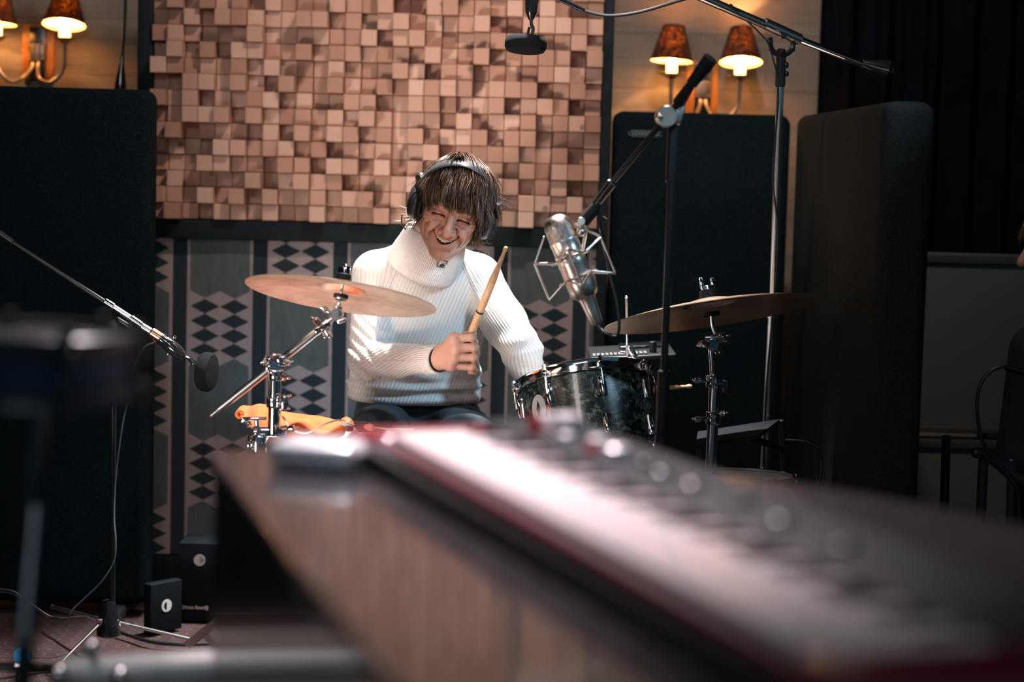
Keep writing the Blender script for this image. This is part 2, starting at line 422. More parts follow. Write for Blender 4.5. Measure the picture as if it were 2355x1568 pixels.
# ---------------------------------------------------------------- fabric baffles
t = Mat('dark_felt', (.02, .03, .036), .95, Specular_IOR_Level=.08)
v = t.coord('Object'); f1 = t.noise(v, 180, 5, .75); f2 = t.voro(v, 320, 'F1')
t.link(t.ramp(f1 * .6 + f2 * .4, [(.3, (.0018, .0058, .0088)), (.55, (.0050, .0130, .0175)), (.8, (.030, .040, .040))]), 'Base Color')
t.bump(f1 * .7 + f2 * .3, .8, .006); M['felt'] = t.m
M['felt_lit'] = simple('lamp_lit_felt', (.020, .022, .020), .95, 0, noise=(240, .55), bump=(260, .8, .005), Specular_IOR_Level=.08)  # lighter copy of the felt, wall-lamp light put into its colour
def baffle(name, label, a, b, z, th=.11, r=.03, skew=0, zb=None, mat=None):
    """upright felt-covered board from a to b (x, y on the floor), top at z (za at a, zb at b)"""
    zb = z if zb is None else zb
    a = Vector((*a, 0)); b = Vector((*b, 0)); d = (b - a); Ln = d.length; d.normalize(); n = Vector((-d.y, d.x, 0))
    c = (a + b) / 2 + n * th / 2
    ang = math.atan2(d.y, d.x)
    root = thing(name, label, 'baffle', (c.x, c.y, 0), Matrix.Rotation(ang, 3, 'Z'))
    mb = MB(); mb.rbox((0, 0, z / 2 + .02), (Ln, th, z - .04), r, n=5)
    mb.build('felt_body', mat or M['felt'], root, world=False)
    mb = MB()
    for sx in (-1, 1):
        mb.rbox((sx * Ln * .36, 0, .02), (.05, th + .24, .04), .008)
        mb.build('foot', M['black_metal'], root, world=False); mb = MB()
    return root, d, n, Ln
YL = 5.22
a = P(-160, 197, YL); b = P(349, 206, YL)
baffle('acoustic_baffle', 'black felt-covered baffle at left below the cropped wall lamp', (a.x, YL), (b.x, YL), b.z)
YB = 5.52
a = P(1412, 258, YB); b = P(1822, 262, YB)
rb, d, n, Ln = baffle('acoustic_baffle', 'black felt-covered baffle with small name plate under the two-shade lamp', (a.x, YB), (b.x, YB), P(1600, 259, YB).z)
pc = P(1483, 308, YB - .004)
mb = MB(); mb.rbox(pc, (L(61, YB), .004, L(17, YB)), .0012); pl = mb.build('name_plate', simple('dull_plate', (.035, .06, .065), .45, .5, noise=(60, .2)), rb)
text_mesh('plate_lettering', 'CLEARSONIC', L(13.0, YB), pc + Vector((0, -.0026, 0)), (1, 0, 0), (0, 0, 1), simple('plate_ink', (.13, .19, .19), .5, noise=(60, .1)), pl)
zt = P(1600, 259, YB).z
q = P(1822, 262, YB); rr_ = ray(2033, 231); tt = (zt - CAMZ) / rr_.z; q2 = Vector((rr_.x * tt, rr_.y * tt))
baffle('acoustic_baffle', 'dark felt baffle angled forward at the right, lit along its top edge', (q.x + .01, YB - .01), (q2.x, q2.y), zt, mat=M['felt_lit'])
# ---------------------------------------------------------------- wall lamps
t = Mat('lamp_shade_paper', (.30, .09, .02), .8)
v = t.coord('Object'); nn = t.noise(v, 130, 4, .8, .6)
colr = t.ramp(nn, [(.43, (.0001, .0, .0)), (.53, (.0015, .0003, .0001)), (.63, (.036, .0125, .0014))])
tl = t.nt.nodes.new('ShaderNodeBsdfTranslucent'); t.nt.links.new(colr, tl.inputs[0])
t.link(t.ramp(nn, [(.4, (.022, .010, .007)), (.65, (.05, .022, .012))]), 'Base Color')
gb = t.nt.nodes.new('ShaderNodeNewGeometry'); ms = t.nt.nodes.new('ShaderNodeMixShader'); ms.inputs[0].default_value = .5
lin = t.nt.nodes.new('ShaderNodeBsdfDiffuse'); lin.inputs[0].default_value = (.85, .6, .35, 1); ms2 = t.nt.nodes.new('ShaderNodeMixShader'); t.nt.links.new(gb.outputs['Backfacing'], ms2.inputs[0])
lw_ = t.nt.nodes.new('ShaderNodeLayerWeight'); lw_.inputs[0].default_value = .5; fc_ = (1.0 - E(t.nt, lw_.outputs['Facing'])).pw(2.2) * .6; t.nt.links.new(fc_.s, ms.inputs[0])
t.nt.links.new(t.b.outputs[0], ms.inputs[1]); t.nt.links.new(tl.outputs[0], ms.inputs[2]); t.nt.links.new(ms.outputs[0], ms2.inputs[1]); t.nt.links.new(lin.outputs[0], ms2.inputs[2]); t.nt.links.new(ms2.outputs[0], t.nt.nodes['Material Output'].inputs[0])
M['shade'] = t.m
M['shade_lining'] = simple('pale_shade_lining', (.85, .62, .35), .7, noise=(40, .05))
M['candle'] = simple('cream_candle_tube', (.9, .75, .5), .5, noise=(60, .05), Emission_Color=(1, .62, .22, 1), Emission_Strength=5)
M['bulb'] = simple('lit_bulb', (1, .8, .5), .3, noise=(30, .02), Emission_Color=(1, .66, .28, 1), Emission_Strength=25)
t = Mat('amber_pine', (.5, .2, .04), .4); v = t.coord('Object'); nn = t.noise(t.scale(v, (40, 40, 3)), 2.2, 5, .6)
t.link(t.ramp(nn, [(.3, (.26, .085, .015)), (.6, (.55, .22, .04)), (.8, (.68, .32, .08))]), 'Base Color'); M['amber_wood'] = t.m
M['pewter'] = simple('dull_pewter', (.30, .27, .25), .34, .85, noise=(50, .15))
def sconce(cx, label):
    """cx(dx, dy) -> point: pixel offsets from the middle of the bracket, in the lamp's own plane"""
    Yc = YW - .115; S = Yc / F
    o = cx
    Pt = lambda dx, dy, q=0: Vector((o.x + dx * S, Yc + q, o.z - dy * S))
    root = thing('wall_lamp', label, 'lamp', (o.x, YW - .02, o.z))
    back = MB(); back.rbox((o.x, YW - .012, o.z + .004), (74 * S * 1.0, .022, 128 * S), .004); back.build('backplate', M['amber_wood'], root)
    mb = MB(); mb.rbox((o.x, YW - .028, o.z - .0), (38 * S, .012, 118 * S), .003); mb.build('mounting_plate', M['steel_dark'], root)
    mb = MB(); mb.rbox((o.x, YW - .045, o.z), (18 * S, .03, 40 * S), .003)
    mb.rbox((o.x, YW - .036, o.z), (34 * S, .006, 38 * S), .002)
    for sx in (-1, 1):
        for sz in (-1, 1): mb.ball((o.x + sx * 14 * S, YW - .042, o.z + sz * 15 * S), 3.2 * S, 10)
    mb.build('bracket', M['pewter'], root)
    for s in (-1, 1):
        path = catmull([(o.x + s * 5 * S, YW - .045, o.z - 18 * S), Pt(s * 8, 38, .05), Pt(s * 20, 60, .01), Pt(s * 40, 70), Pt(s * 62, 58), Pt(s * 76, 36), Pt(s * 78, 10), Pt(s * 78, -22)], 7)
        mb = MB(); mb.tube(path, 4.4 * S, 12); mb.build('arm', M['pewter'], root)
        c = Pt(s * 78, -22)
        mb = MB(); mb.lathe(c, (0, 0, 1), [(0, -3 * S), (6 * S, -3 * S), (20 * S, 5 * S), (32 * S, 9 * S), (32 * S, 10.5 * S), (19 * S, 7.5 * S), (0, 4 * S)], 28); mb.build('drip_dish', M['pewter'], root)
        mb = MB(); mb.cyl(c + Vector((0, 0, 6 * S)), (0, 0, 1), 12.5 * S, 30 * S, 24); mb.build('candle_tube', M['candle'], root)
        mb = MB(); mb.ball(c + Vector((0, 0, 58 * S)), 15 * S, 16, sc=(1, 1, 1.3)); bo = mb.build('bulb', M['bulb'], root)
        mb = MB(); z0, z1 = 38 * S, 118 * S
        tl_ = Vector((.045, math.tan(math.radians(5)), 1)) if s < 0 else Vector((.0, math.tan(math.radians(15)), 1)); tl_.normalize(); pv_ = c + Vector((0, 0, 70 * S)); cb = pv_ - tl_ * 70 * S
        mb.lathe(cb, tl_, [(49 * S, z0), (25 * S, z1)], 48, up=(0, 1, 0))
        sh = mb.build('lamp_shade', M['shade'], root)
        mb = MB(); mb.torus(cb + tl_ * z0, tl_, 49 * S, 1.0 * S, 48, 6); mb.build('shade_rim', M['steel_dark'], sh); mb = MB(); mb.torus(cb + tl_ * z1, tl_, 25 * S, 1.0 * S, 40, 6)
        mb.build('shade_rim', M['steel_dark'], sh)
        ld = bpy.data.lights.new('lamp_glow', 'POINT'); ld.energy = 13.0; ld.color = (1, .47, .15); ld.shadow_soft_size = .012
        lo = bpy.data.objects.new('lamp_glow', ld); COL.objects.link(lo); lo.location = c + Vector((0, 0, 76 * S))
    return root
YS = YW - .115
sconce(P(1622, 204, YS), 'bronze wall lamp with two lit amber shades above the plated baffle')
sconce(P(70, 118, YS), 'bronze two-shade wall lamp cut by the left edge of the picture')
# hanging cord with tapered strain relief in the left gap
r = thing('hanging_cord', 'thin black cord with tapered plug hanging beside the left wall lamp', 'cord', P(278, 205, 5.6))
mb = MB(); pts = [P(290, -60, 5.6), P(288, 20, 5.6), P(284, 90, 5.6), P(281, 135, 5.6)]; mb.tube(catmull(pts, 5), L(3.6, 5.6), 10); mb.build('flex', M['cable'], r)
mb = MB(); a = P(281, 128, 5.6); b = P(276, 215, 5.6); mb.lathe(a, b - a, [(0, 0), (L(4.5, 5.6), .002), (L(5.5, 5.6), .02), (L(13, 5.6), .075), (L(14, 5.6), .10), (L(13, 5.6), .11), (0, .112)], 20); mb.build('plug', M['black_gloss'], r)
# ceiling, dark, above the frame; side walls of the studio
mb = MB(); mb.box((0.3, 3.0, 3.4), (9, 9, .1)); tagit(mb.build('ceiling', simple('dark_ceiling', (.03, .03, .035), .9, noise=(6, .2))), kind='structure')
# rug
t = Mat('woven_rug', (.1, .03, .03), .95)
v = t.coord('Object'); x, y, z = t.xyz(v)
nzz = (t.noise(v, 40, 2, .5) - .5) * .02
ring = (((((x / .062 + nzz).fr() - .5) * 1.0).pw(2) + (((y / .050).fr() - .5) * 1.0).pw(2)).pw(.5) - .26).ab().lt(.05)
line = ((y / .05 + nzz).fr() - .5).ab().gt(.44)
wv = t.voro(v, 170, 'F1')
base = t.ramp(t.noise(v, 5, 4, .6), [(.35, (.035, .018, .018)), (.6, (.085, .03, .03)), (.75, (.06, .045, .045))])
c = t.mix(ring * .35, base, (.22, .17, .15)); c = t.mix(line * .2, c, (.18, .12, .11)); c = t.mix(wv * .9, c, (.02, .01, .012))
t.link(c, 'Base Color'); t.bump(wv, .7, .004)
mb = MB(); n = 60; vs = []
for j in range(n + 1):
    for i in range(n + 1):
        vs.append((-1.6 + 2.12 * i / n, 3.35 + 2.0 * j / n, .0045 + .001 * math.sin(i * 1.1) * math.cos(j * 1.3)))
mb.add(vs, [(j * (n + 1) + i, j * (n + 1) + i + 1, (j + 1) * (n + 1) + i + 1, (j + 1) * (n + 1) + i) for j in range(n) for i in range(n)])
mb.box((-.54, 4.35, .002), (2.12, 2.0, .004))
tagit(mb.build('woven_rug', t.m), 'worn dark red patterned rug under the drum kit and stands', 'rug')
mb = MB(); mb.box((-2.08, 3.3, 1.6), (.1, 5.5, 3.2)); tagit(mb.build('wall_left', simple('dark_grey_wall', (.05, .055, .06), .9, noise=(6, .2))), kind='structure')
# ================================================================ drum kit and microphones
KY = 4.55
S_ = KY / F
t = Mat('black_pearl', (.02, .03, .03), .3, Coat_Weight=.25, Coat_Roughness=.05)
v = t.coord('Object'); w1 = t.noise(v, 26, 3, .5, 1.6, out='Color')
vm = t.nt.nodes.new('ShaderNodeVectorMath'); vm.operation = 'MULTIPLY_ADD'; t.nt.links.new(w1.s, vm.inputs[0]); vm.inputs[1].default_value = (.06, .06, .06); t.nt.links.new(v, vm.inputs[2])
vo = t.voro(vm.outputs[0], 58, 'SMOOTH_F1'); sw = t.noise(vm.outputs[0], 62, 3, .6, .9)
t.link(t.ramp(sw * .75 + vo * .45, [(.44, (.002, .005, .006)), (.56, (.009, .018, .018)), (.66, (.065, .09, .083)), (.76, (.22, .27, .25))]), 'Base Color')
M['pearl'] = t.m
M['drum_black'] = simple('black_lacquer', (.01, .012, .014), .15, 0, noise=(20, .2), Coat_Weight=.5)
M['head'] = simple('coated_drum_head', (.55, .55, .55), .55, 0, noise=(25, .04), bump=(300, .1, .001))
M['stick'] = None
t = Mat('hickory', (.7, .42, .22), .45); v = t.coord('Object'); nn = t.noise(t.scale(v, (60, 60, 12)), 2.5, 5, .6)
t.link(t.ramp(nn, [(.3, (.60, .33, .17)), (.7, (.80, .52, .32))]), 'Base Color'); M['stick'] = t.m
t = Mat('cymbal_bronze', (.75, .55, .38), .25, .85)
v = t.coord('Object'); x, y, z = t.xyz(v); rad = (x * x + y * y).pw(.5)
lat = (rad * 1500.0).sin(); st = t.noise(t.scale(v, (1, 1, 1)), 7, 5, .6); st2 = t.noise(v, 60, 3, .6)
t.link(t.ramp(st * .6 + st2 * .25 + lat * .03, [(.30, (.66, .50, .38)), (.45, (.82, .68, .55)), (.62, (.93, .83, .73))]), 'Base Color')
t.link(t.ramp(st * .7 + st2 * .3, [(.3, (.34, .34, .34)), (.7, (.50, .50, .50))]), 'Roughness')
t.bump(lat * .12 + st2 * .8, .22, .0012); M['cymbal'] = t.m

M['cymbal_dark'] = simple('dark_bronze', (.52, .36, .26), .36, .92, noise=(6, .3), bump=(60, .3, .0012))
def rot_to(n, roll=0):
    x, y, a = frame_to(n, (0, 1, 0))
    return Matrix((x, y, a)).transposed()
def drum(name, label, cat, c, n, R, h, nl, shell, bottom=True, a0=0.0, badge=None, head=True, hoopm=None, headm=None):
    """c: centre of the top rim, n: axis pointing up"""
    Rm = rot_to(n)
    root = thing(name, label, cat, c, Rm)
    mb = MB(); mb.lathe((0, 0, -.012), (0, 0, -1), [(R - .004, 0), (R, .002), (R, h - .022), (R - .004, h - .02), (R - .008, h - .022), (R - .008, 0)], 96); mb.build('shell', shell, root, world=False)
    for k, (z, s) in enumerate(((0, -1), (-h, 1))):
        mb = MB(); ro = R + .004
        mb.lathe((0, 0, z), (0, 0, s), [(ro - .002, .000), (ro + .002, -.0015), (ro + .0045, .000), (ro + .003, .003), (ro + .002, .010), (ro + .002, .020), (ro + .0055, .0225), (ro + .0055, .0255), (ro + .001, .026), (ro, .022), (ro - .001, .006)], 96, closed=True)
        mb.build('hoop', hoopm or M['chrome'], root, world=False)
    mb = MB(); mb.lathe((0, 0, -.008), (0, 0, 1), [(R + .002, -.004), (R - .002, .0015), (R - .006, .001), (0, .001)], 96); mb.build('drum_head', headm or M['head'], root, world=False)
    for i in range(nl):
        a = a0 + 2 * PI * i / nl; d = Vector((math.cos(a), math.sin(a), 0)); tx = Vector((-math.sin(a), math.cos(a), 0))
        Rl = Matrix((tx, d, Vector((0, 0, 1)))).transposed()
        for s, zz in ((-1, -.012), (1, -h + .012)):
            mb = MB(); zc = zz + s * .052
            # rounded lug casting
            mb.lathe(d * (R + .0005) + Vector((0, 0, zc - s * .024)), (0, 0, s), [(0, 0), (.0085, .001), (.0105, .006), (.0095, .02), (.0085, .036), (.006, .046), (0, .048)], 16)
            mb.box(d * (R + .002) + Vector((0, 0, zc)), (.019, .004, .046), Rl)
            lg = mb.build('lug', hoopm or M['chrome'], root, world=False)
            mb = MB(); mb.rod(d * (R + .0105) + Vector((0, 0, zz + s * .004)), d * (R + .0105) + Vector((0, 0, zc)), .0022, 8)
            mb.cyl(d * (R + .0105) + Vector((0, 0, zz - s * .016)), (0, 0, s), .0042, .012, 8)
            mb.rbox(d * (R + .0105) + Vector((0, 0, zz + s * .004)), (.013, .010, .014), .002, Rl)
            rod_ = mb.build('tension_rod', hoopm or M['chrome'], root, world=False)
    return root, Rm
def axis_from(lean_deg, back_deg):
    """lean: to the left in the picture, back: away from the camera"""
    l, b = math.radians(lean_deg), math.radians(back_deg)
    return Vector((-math.sin(l), math.sin(b), math.cos(b) * math.cos(l))).normalized()
# right tom, black pearl
nT = axis_from(8, 22)
Rt = L(330, 4.5) / 2 - .004
cT = P(1343, 871, 4.62)
tom, RmT = drum('tom_drum', 'black pearl drum with chrome hoop, round badge and lugs at the drummer\'s left side', 'drum', cT, nT, Rt, .215, 8, M['pearl'], a0=math.radians(-77))
# badge on the shell
for_b = P(1216, 945, 4.46)
loc = RmT.inverted() @ (for_b - cT); ang = math.atan2(loc.y, loc.x); loc.z = -.088
d = Vector((math.cos(ang), math.sin(ang), 0)); tx = Vector((-math.sin(ang), math.cos(ang), 0)); up = Vector((0, 0, 1))
def shell_patch(mb, w, h, r, oval=True, dx=0, dz=0, n=28, mi=0):
    vs = []; cnt = n
    for k in range(cnt):
        q = 2 * PI * k / cnt
        if oval: px, pz = w / 2 * math.cos(q), h / 2 * math.sin(q)
        else:
            px, pz = [(-w / 2, -h / 2), (w / 2, -h / 2), (w / 2, h / 2), (-w / 2, h / 2)][k % 4]
        aa = ang + (px + dx) / Rt
        vs.append((math.cos(aa) * r, math.sin(aa) * r, loc.z + pz + dz))
    aa = ang + dx / Rt
    vs.append((math.cos(aa) * r, math.sin(aa) * r, loc.z + dz))
    cnt = len(vs) - 1
    mb.add(vs, [(k, (k + 1) % cnt, cnt) for k in range(cnt)], mi)
mb = MB(); shell_patch(mb, .046, .066, Rt + .0008)
bd = mb.build('badge', simple('badge_white', (.72, .74, .74), .3, .2, noise=(60, .05)), tom, world=False)
mb = MB(); n = 4
aa0 = [(-.0, .021), (.007, .0), (0, -.021), (-.007, 0)]
vs = [(math.cos(ang + px / Rt) * (Rt + .0014), math.sin(ang + px / Rt) * (Rt + .0014), loc.z + pz) for px, pz in aa0]
mb.add(vs, [(0, 1, 2, 3)]); mb.build('badge_emblem', simple('badge_emblem_dark', (.05, .02, .035), .35, .2, noise=(60, .1)), bd, world=False)
mb = MB()
vs = [(math.cos(ang + px / Rt) * (Rt + .001), math.sin(ang + px / Rt) * (Rt + .001), loc.z + pz) for px, pz in [(.025, -.045), (.034, -.045), (.034, .045), (.025, .045)]]
mb.add(vs, [(0, 1, 2, 3)]); mb.build('badge_stripe', simple('orange_stripe', (.65, .22, .05), .35, .1, noise=(60, .1)), tom, world=False)
# bracket on the drum's rim with chrome rod
r = thing('rim_clamp_rod', 'thin chrome ball-ended rod standing in a clamp behind the pearl drum', 'drum hardware', P(1445, 822, 4.86))
mb = MB(); mb.rod(P(1443, 818, 4.86), P(1441, 686, 4.86), L(3.4, KY), 12); mb.ball(P(1441, 684, 4.86), L(5, KY), 12); mb.build('rod', M['chrome'], r)
mb = MB(); mb.rbox(P(1452, 805, 4.85), (L(15, KY), .02, L(28, KY)), .003, Matrix.Rotation(-.5, 3, 'Y')); mb.rbox(P(1462, 822, 4.84), (L(22, KY), .02, L(12, KY)), .003, Matrix.Rotation(.5, 3, 'Y')); mb.cyl(P(1438, 812, 4.84), (-1, 0, 0), L(7, KY), L(12, KY)); mb.build('clamp', M['chrome'], r)
mb = MB(); mb.rod(P(1450, 818, 4.86), Vector((P(1450, 818, 4.86).x, 4.92, .03)), .009, 14); mb.build('post', M['chrome'], r)
mb = MB()
for k in range(3):
    q = 2 * PI * k / 3 + .5; mb.rod((P(1450, 818, 4.86).x, 4.92, .12), (P(1450, 818, 4.86).x + .13 * math.cos(q), 4.92 + .10 * math.sin(q), .022), .006, 10)
mb.build('tripod', M['chrome'], r)
# snare stand under the tom (mostly hidden by the piano)
r = thing('drum_stand', 'chrome basket stand carrying the black pearl drum', 'stand', (cT.x + .03, 4.66, 0))
bc = cT - nT * .235
mb = MB()
for k in range(3):
    q = 2 * PI * k / 3 + 1.2; e = cT - nT * .222 + RmT @ Vector((math.cos(q) * (Rt * .9), math.sin(q) * (Rt * .9), 0))
    mb.rod(bc - nT * .03, e, .006, 10); mb.cyl(e, nT, .009, .006)
mb.build('basket', M['chrome'], r)
mb = MB(); mb.rod(bc - nT * .03, (cT.x + .03, 4.62, .18), .011, 16); mb.build('post', M['chrome'], r)
for k in range(3):
    q = 2 * PI * k / 3 + .3; mb = MB(); a = Vector((cT.x + .03, 4.62, .22)); b = Vector((cT.x + .03 + .2 * math.cos(q), 4.62 + .2 * math.sin(q), .025)); mb.rod(a, b, .007, 10); mb.ball(b, .013, 12); mb.build('leg', M['chrome'], r)

# ---------------------------------------------------------------- cymbals
def cymbal(name, label, c, n, R, bow=.016, mat=None):
    Rm = rot_to(n); root = thing(name, label, 'cymbal', c, Rm)
    prof = []
    rb = .056 * R / .22
    for k in range(9):
        q = k / 8; r_ = rb * q; prof.append((r_ if k else .006, .020 * math.sqrt(max(0, 1 - q * q * .92)) + bow - .004))
    for k in range(1, 25):
        q = k / 24; r_ = rb + (R - rb) * q; prof.append((r_, bow * (1 - q ** 1.7) + (.0015 if k == 1 else 0)))
    prof2 = [(r_, h - .0012) for r_, h in reversed(prof)]
    mb = MB(); mb.lathe((0, 0, 0), (0, 0, 1), prof + prof2, 128, closed=True)
    root2 = mb.build('bronze_disc', mat or M['cymbal'], root, world=False, angle=30)
    return root, Rm
def wing_bolt(mb, p, d, L1=.02, wing=True):
    p = Vector(p); d = Vector(d).normalized(); mb.rod(p, p + d * L1, .0042, 10)
    if wing:
        x, y, a = frame_to(d)
        mb.rbox(p + d * (L1 + .005) + x * .009, (.005, .013, .017), .0018, Matrix((y, x, a)).transposed()); mb.rbox(p + d * (L1 + .005) - x * .009, (.005, .013, .017), .0018, Matrix((y, x, a)).transposed())
        mb.cyl(p + d * (L1 - .003), d, .007, .012, 12)
def clamp_at(name, p, axis, r, h, parent, bolts):
    mb = MB(); p = Vector(p); a = Vector(axis).normalized()
    mb.lathe(p - a * h / 2, a, [(0, 0), (r * .92, 0), (r, h * .08), (r * .95, h * .3), (r * 1.02, h * .5), (r * .95, h * .7), (r, h * .92), (r * .92, h), (0, h)], 20)
    for q, d, l in bolts:
        wing_bolt(mb, p + a * q + Vector(d).normalized() * r * .7, d, l)
    return mb.build(name, M['chrome'], parent)
KL = 4.24
# left cymbal
nC = Vector((math.sin(math.radians(6.5)), math.sin(math.radians(14.5)), 1)).normalized()
cC = P(784, 681, KL)
cymL, RmC = cymbal('crash_cymbal', 'bronze cymbal at left over the orange cloth, its underside brightly lit', cC, nC, L(222, KL))
stA = thing('cymbal_stand', 'chrome boom cymbal arm clamped on the left drum, holding the bright cymbal', 'stand', P(630, 1000, KL + .02))
up0 = cC + nC * .030
mb = MB(); mb.cyl(up0 + nC * .004, nC, L(17, KL), L(15, KL), 24); mb.build('felt_washer', M['rubber'], stA)
mb = MB(); mb.rod(cC - nC * .01, up0 + nC * .04, .0032, 10); wing_bolt(mb, up0 + nC * .018, nC, .004); mb.build('wing_nut', M['chrome'], stA)
mb = MB(); mb.cyl(cC + nC * .004, -nC, L(17, KL), L(9, KL), 24); mb.build('felt_washer', M['rubber'], stA)
mb = MB(); mb.cyl(cC + nC * .004 - nC * L(9, KL), -nC, L(14, KL), L(4, KL), 24)
pt = P(775, 722, KL + .005)
mb.rod(cC - nC * .012, P(778, 700, KL), L(5, KL), 14); mb.rod(P(778, 700, KL), pt, L(11, KL), 16, r2=L(9, KL)); mb.build('tilter_post', M['chrome_worn'], stA)
mb = MB(); mb.cyl(pt + Vector((0, -.014, 0)), (0, 1, 0), L(15, KL), .03, 24); mb.cyl(pt + Vector((0, -.020, 0)), (0, 1, 0), L(7, KL), .01, 16)
mb.rbox(P(786, 737, KL), (L(22, KL), .02, L(10, KL)), .003, Matrix.Rotation(-.35, 3, 'Y'))
wing_bolt(mb, P(757, 718, KL), (-1, 0, .7), .008); mb.build('tilter', M['chrome_worn'], stA)
aA, aB = P(484, 957, KL + .02), P(772, 728, KL + .01)
mb = MB(); mb.rod(P(768, 731, KL + .01), P(675, 800, KL + .014), L(6, KL), 18); mb.build('upper_arm', M['chrome_worn'], stA)
clamp_at('arm_collar', P(742, 752, KL + .012), aB - aA, L(10, KL), L(38, KL), stA, [(0, (-.7, -.4, .75), .010), (.0, (.5, -.3, -.8), .008)])
mb = MB(); mb.rod(P(738, 755, KL + .012), P(502, 942, KL + .02), L(9, KL), 20); mb.rod(P(502, 942, KL + .02), aA, L(6, KL), 16); mb.build('boom_arm', M['chrome_worn'], stA)
pc = P(634, 836, KL + .015)
clamp_at('boom_clamp', pc, (0, 1, 0), L(15, KL), .05, stA, [(0, (-1, 0, .1), .008), (0, (1, -.2, .15), .012), (-.02, (-.6, -.6, .7), .006)])
mb = MB()
for k, (dx, dy, w_, h_, rt) in enumerate([(-13, -12, 16, 12, .5), (12, -10, 14, 16, -.6), (-15, 8, 12, 10, -.3), (14, 6, 16, 9, .1), (0, 18, 22, 8, 0), (2, -20, 20, 8, .1)]):
    mb.rbox(P(634 + dx, 836 + dy, KL + .0), (L(w_, KL), .034, L(h_, KL)), .0025, Matrix.Rotation(rt, 3, 'Y'))
mb.cyl(P(626, 826, KL - .012), (0, -1, 0), L(6, KL), .012, 12); mb.cyl(P(643, 843, KL - .012), (0, -1, 0), L(5, KL), .012, 12)
mb.build('clamp_jaw', M['chrome'], stA)
clamp_at('clamp_block', P(634, 862, KL + .015), (0, 0, 1), L(19, KL), L(24, KL), stA, [(0, (.9, -.5, -.2), .006)])
mb = MB(); mb.rod(P(633, 850, KL + .02), P(630, 1000, KL + .02), L(15, KL), 24); mb.build('down_tube', M['chrome'], stA)
clamp_at('height_clamp', P(631, 925, KL + .02), (0, 0, 1), L(19, KL), L(24, KL), stA, [(0, (.9, -.4, .5), .012), (-.008, (.8, -.6, -.1), .008)])
mb = MB(); mb.rbox(P(655, 925, KL), (L(16, KL), .022, L(34, KL)), .004); mb.build('clamp_hinge', M['chrome'], stA)
# left drum under the cloth
nF = Vector((.03, .03, 1)).normalized()
cF = P(776, 1012, 4.42)
RF = .185
tomL, RmF = drum('floor_tom', 'black drum at left under the orange cloth, chrome hoop just above the piano', 'drum', cF, nF, RF, .36, 8, M['drum_black'], a0=.2)
for q in (2.3, 4.2, 6.0):
    mb = MB(); d = RmF @ Vector((math.cos(q), math.sin(q), 0)); p = cF + d * (RF + .018)
    mb.rod(p + Vector((0, 0, -.14)), Vector((p.x + d.x * .02, p.y + d.y * .02, .03)), .0065, 12); mb.ball((p.x + d.x * .02, p.y + d.y * .02, .022), .013, 12)
    mb.rbox(p + Vector((0, 0, -.2)) - d * .006, (.03, .03, .04), .005); mb.build('leg', M['chrome'], tomL)
mb = MB()
pb = P(612, 992, KL + .02)
mb.rbox(pb + Vector((0, .02, 0)), (L(96, KL), .06, L(20, KL)), .006); mb.cyl(P(575, 990, KL - .01), (0, -1, 0), L(10, KL), .012); mb.cyl(P(645, 992, KL - .01), (0, -1, 0), L(9, KL), .012)
mb.rod(P(592, 985, KL), P(590, 966, KL), L(6, KL), 12)
mb.rbox(P(585, 962, KL), (L(58, KL), .012, L(7, KL)), .003, Matrix.Rotation(-.03, 3, 'Y')); mb.rbox(P(566, 970, KL), (L(26, KL), .012, L(10, KL)), .004, Matrix.Rotation(.3, 3, 'Y'))
wing_bolt(mb, P(660, 985, KL), (1, -.3, .1), .008)
mb.rbox(P(600, 1020, KL + .02), (L(30, KL), .05, L(50, KL)), .006)
mb.build('mount_bracket', M['chrome'], stA)
# orange cloth draped over the hoop
t = Mat('orange_cloth', (.85, .2, .02), .85, Sheen_Weight=.2); v = t.coord('Object')
t.link(t.ramp(t.noise(v, 30, 4, .6), [(.3, (.62, .10, .008)), (.7, (.78, .17, .018))]), 'Base Color'); t.bump(t.noise(v, 260, 4, .6), .5, .002)
rc = thing('cloth', 'orange cleaning cloth with white piping draped over the left drum', 'cloth', P(690, 980, 4.340))
def sheet(mb, grid, th=.0025):
    m = len(grid); n = len(grid[0]); a = [Vector(p) for row in grid for p in row]
    nor = []
    for j in range(m):
        for i in range(n):
            p = a[j * n + i]; e = a[j * n + min(i + 1, n - 1)] - a[j * n + max(i - 1, 0)]; f_ = a[min(j + 1, m - 1) * n + i] - a[max(j - 1, 0) * n + i]
            nn = e.cross(f_); nor.append(nn.normalized() if nn.length > 1e-9 else Vector((0, 0, 1)))
    b = [p - q * th for p, q in zip(a, nor)]; N = m * n
    fs = [(j * n + i, j * n + i + 1, (j + 1) * n + i + 1, (j + 1) * n + i) for j in range(m - 1) for i in range(n - 1)]
    fs2 = [tuple(q + N for q in reversed(f_)) for f_ in fs]
    bd = [i for i in range(n)] + [j * n + n - 1 for j in range(1, m)] + [(m - 1) * n + i for i in range(n - 2, -1, -1)] + [j * n for j in range(m - 2, 0, -1)]
    side = [(bd[k], bd[k - 1], bd[k - 1] + N, bd[k] + N) for k in range(len(bd))]
    return mb.add(a + b, fs + fs2 + side)
ztop = P(690, 968, 4.340).z
grid = []
nu, nv = 90, 40
top_l = [(548, 958), (560, 943), (585, 938), (610, 937), (640, 944), (665, 950), (700, 955), (740, 962), (775, 968), (800, 973), (815, 978)]
bot_l = [(556, 965), (572, 972), (592, 985), (618, 1000), (640, 1005), (670, 1012), (700, 1018), (730, 1020), (755, 1018), (775, 1010), (790, 1000)]
tp = catmull([P(x, y, 4.49) for x, y in top_l], 9); bp = catmull([P(x, y, 4.305) for x, y in bot_l], 9)
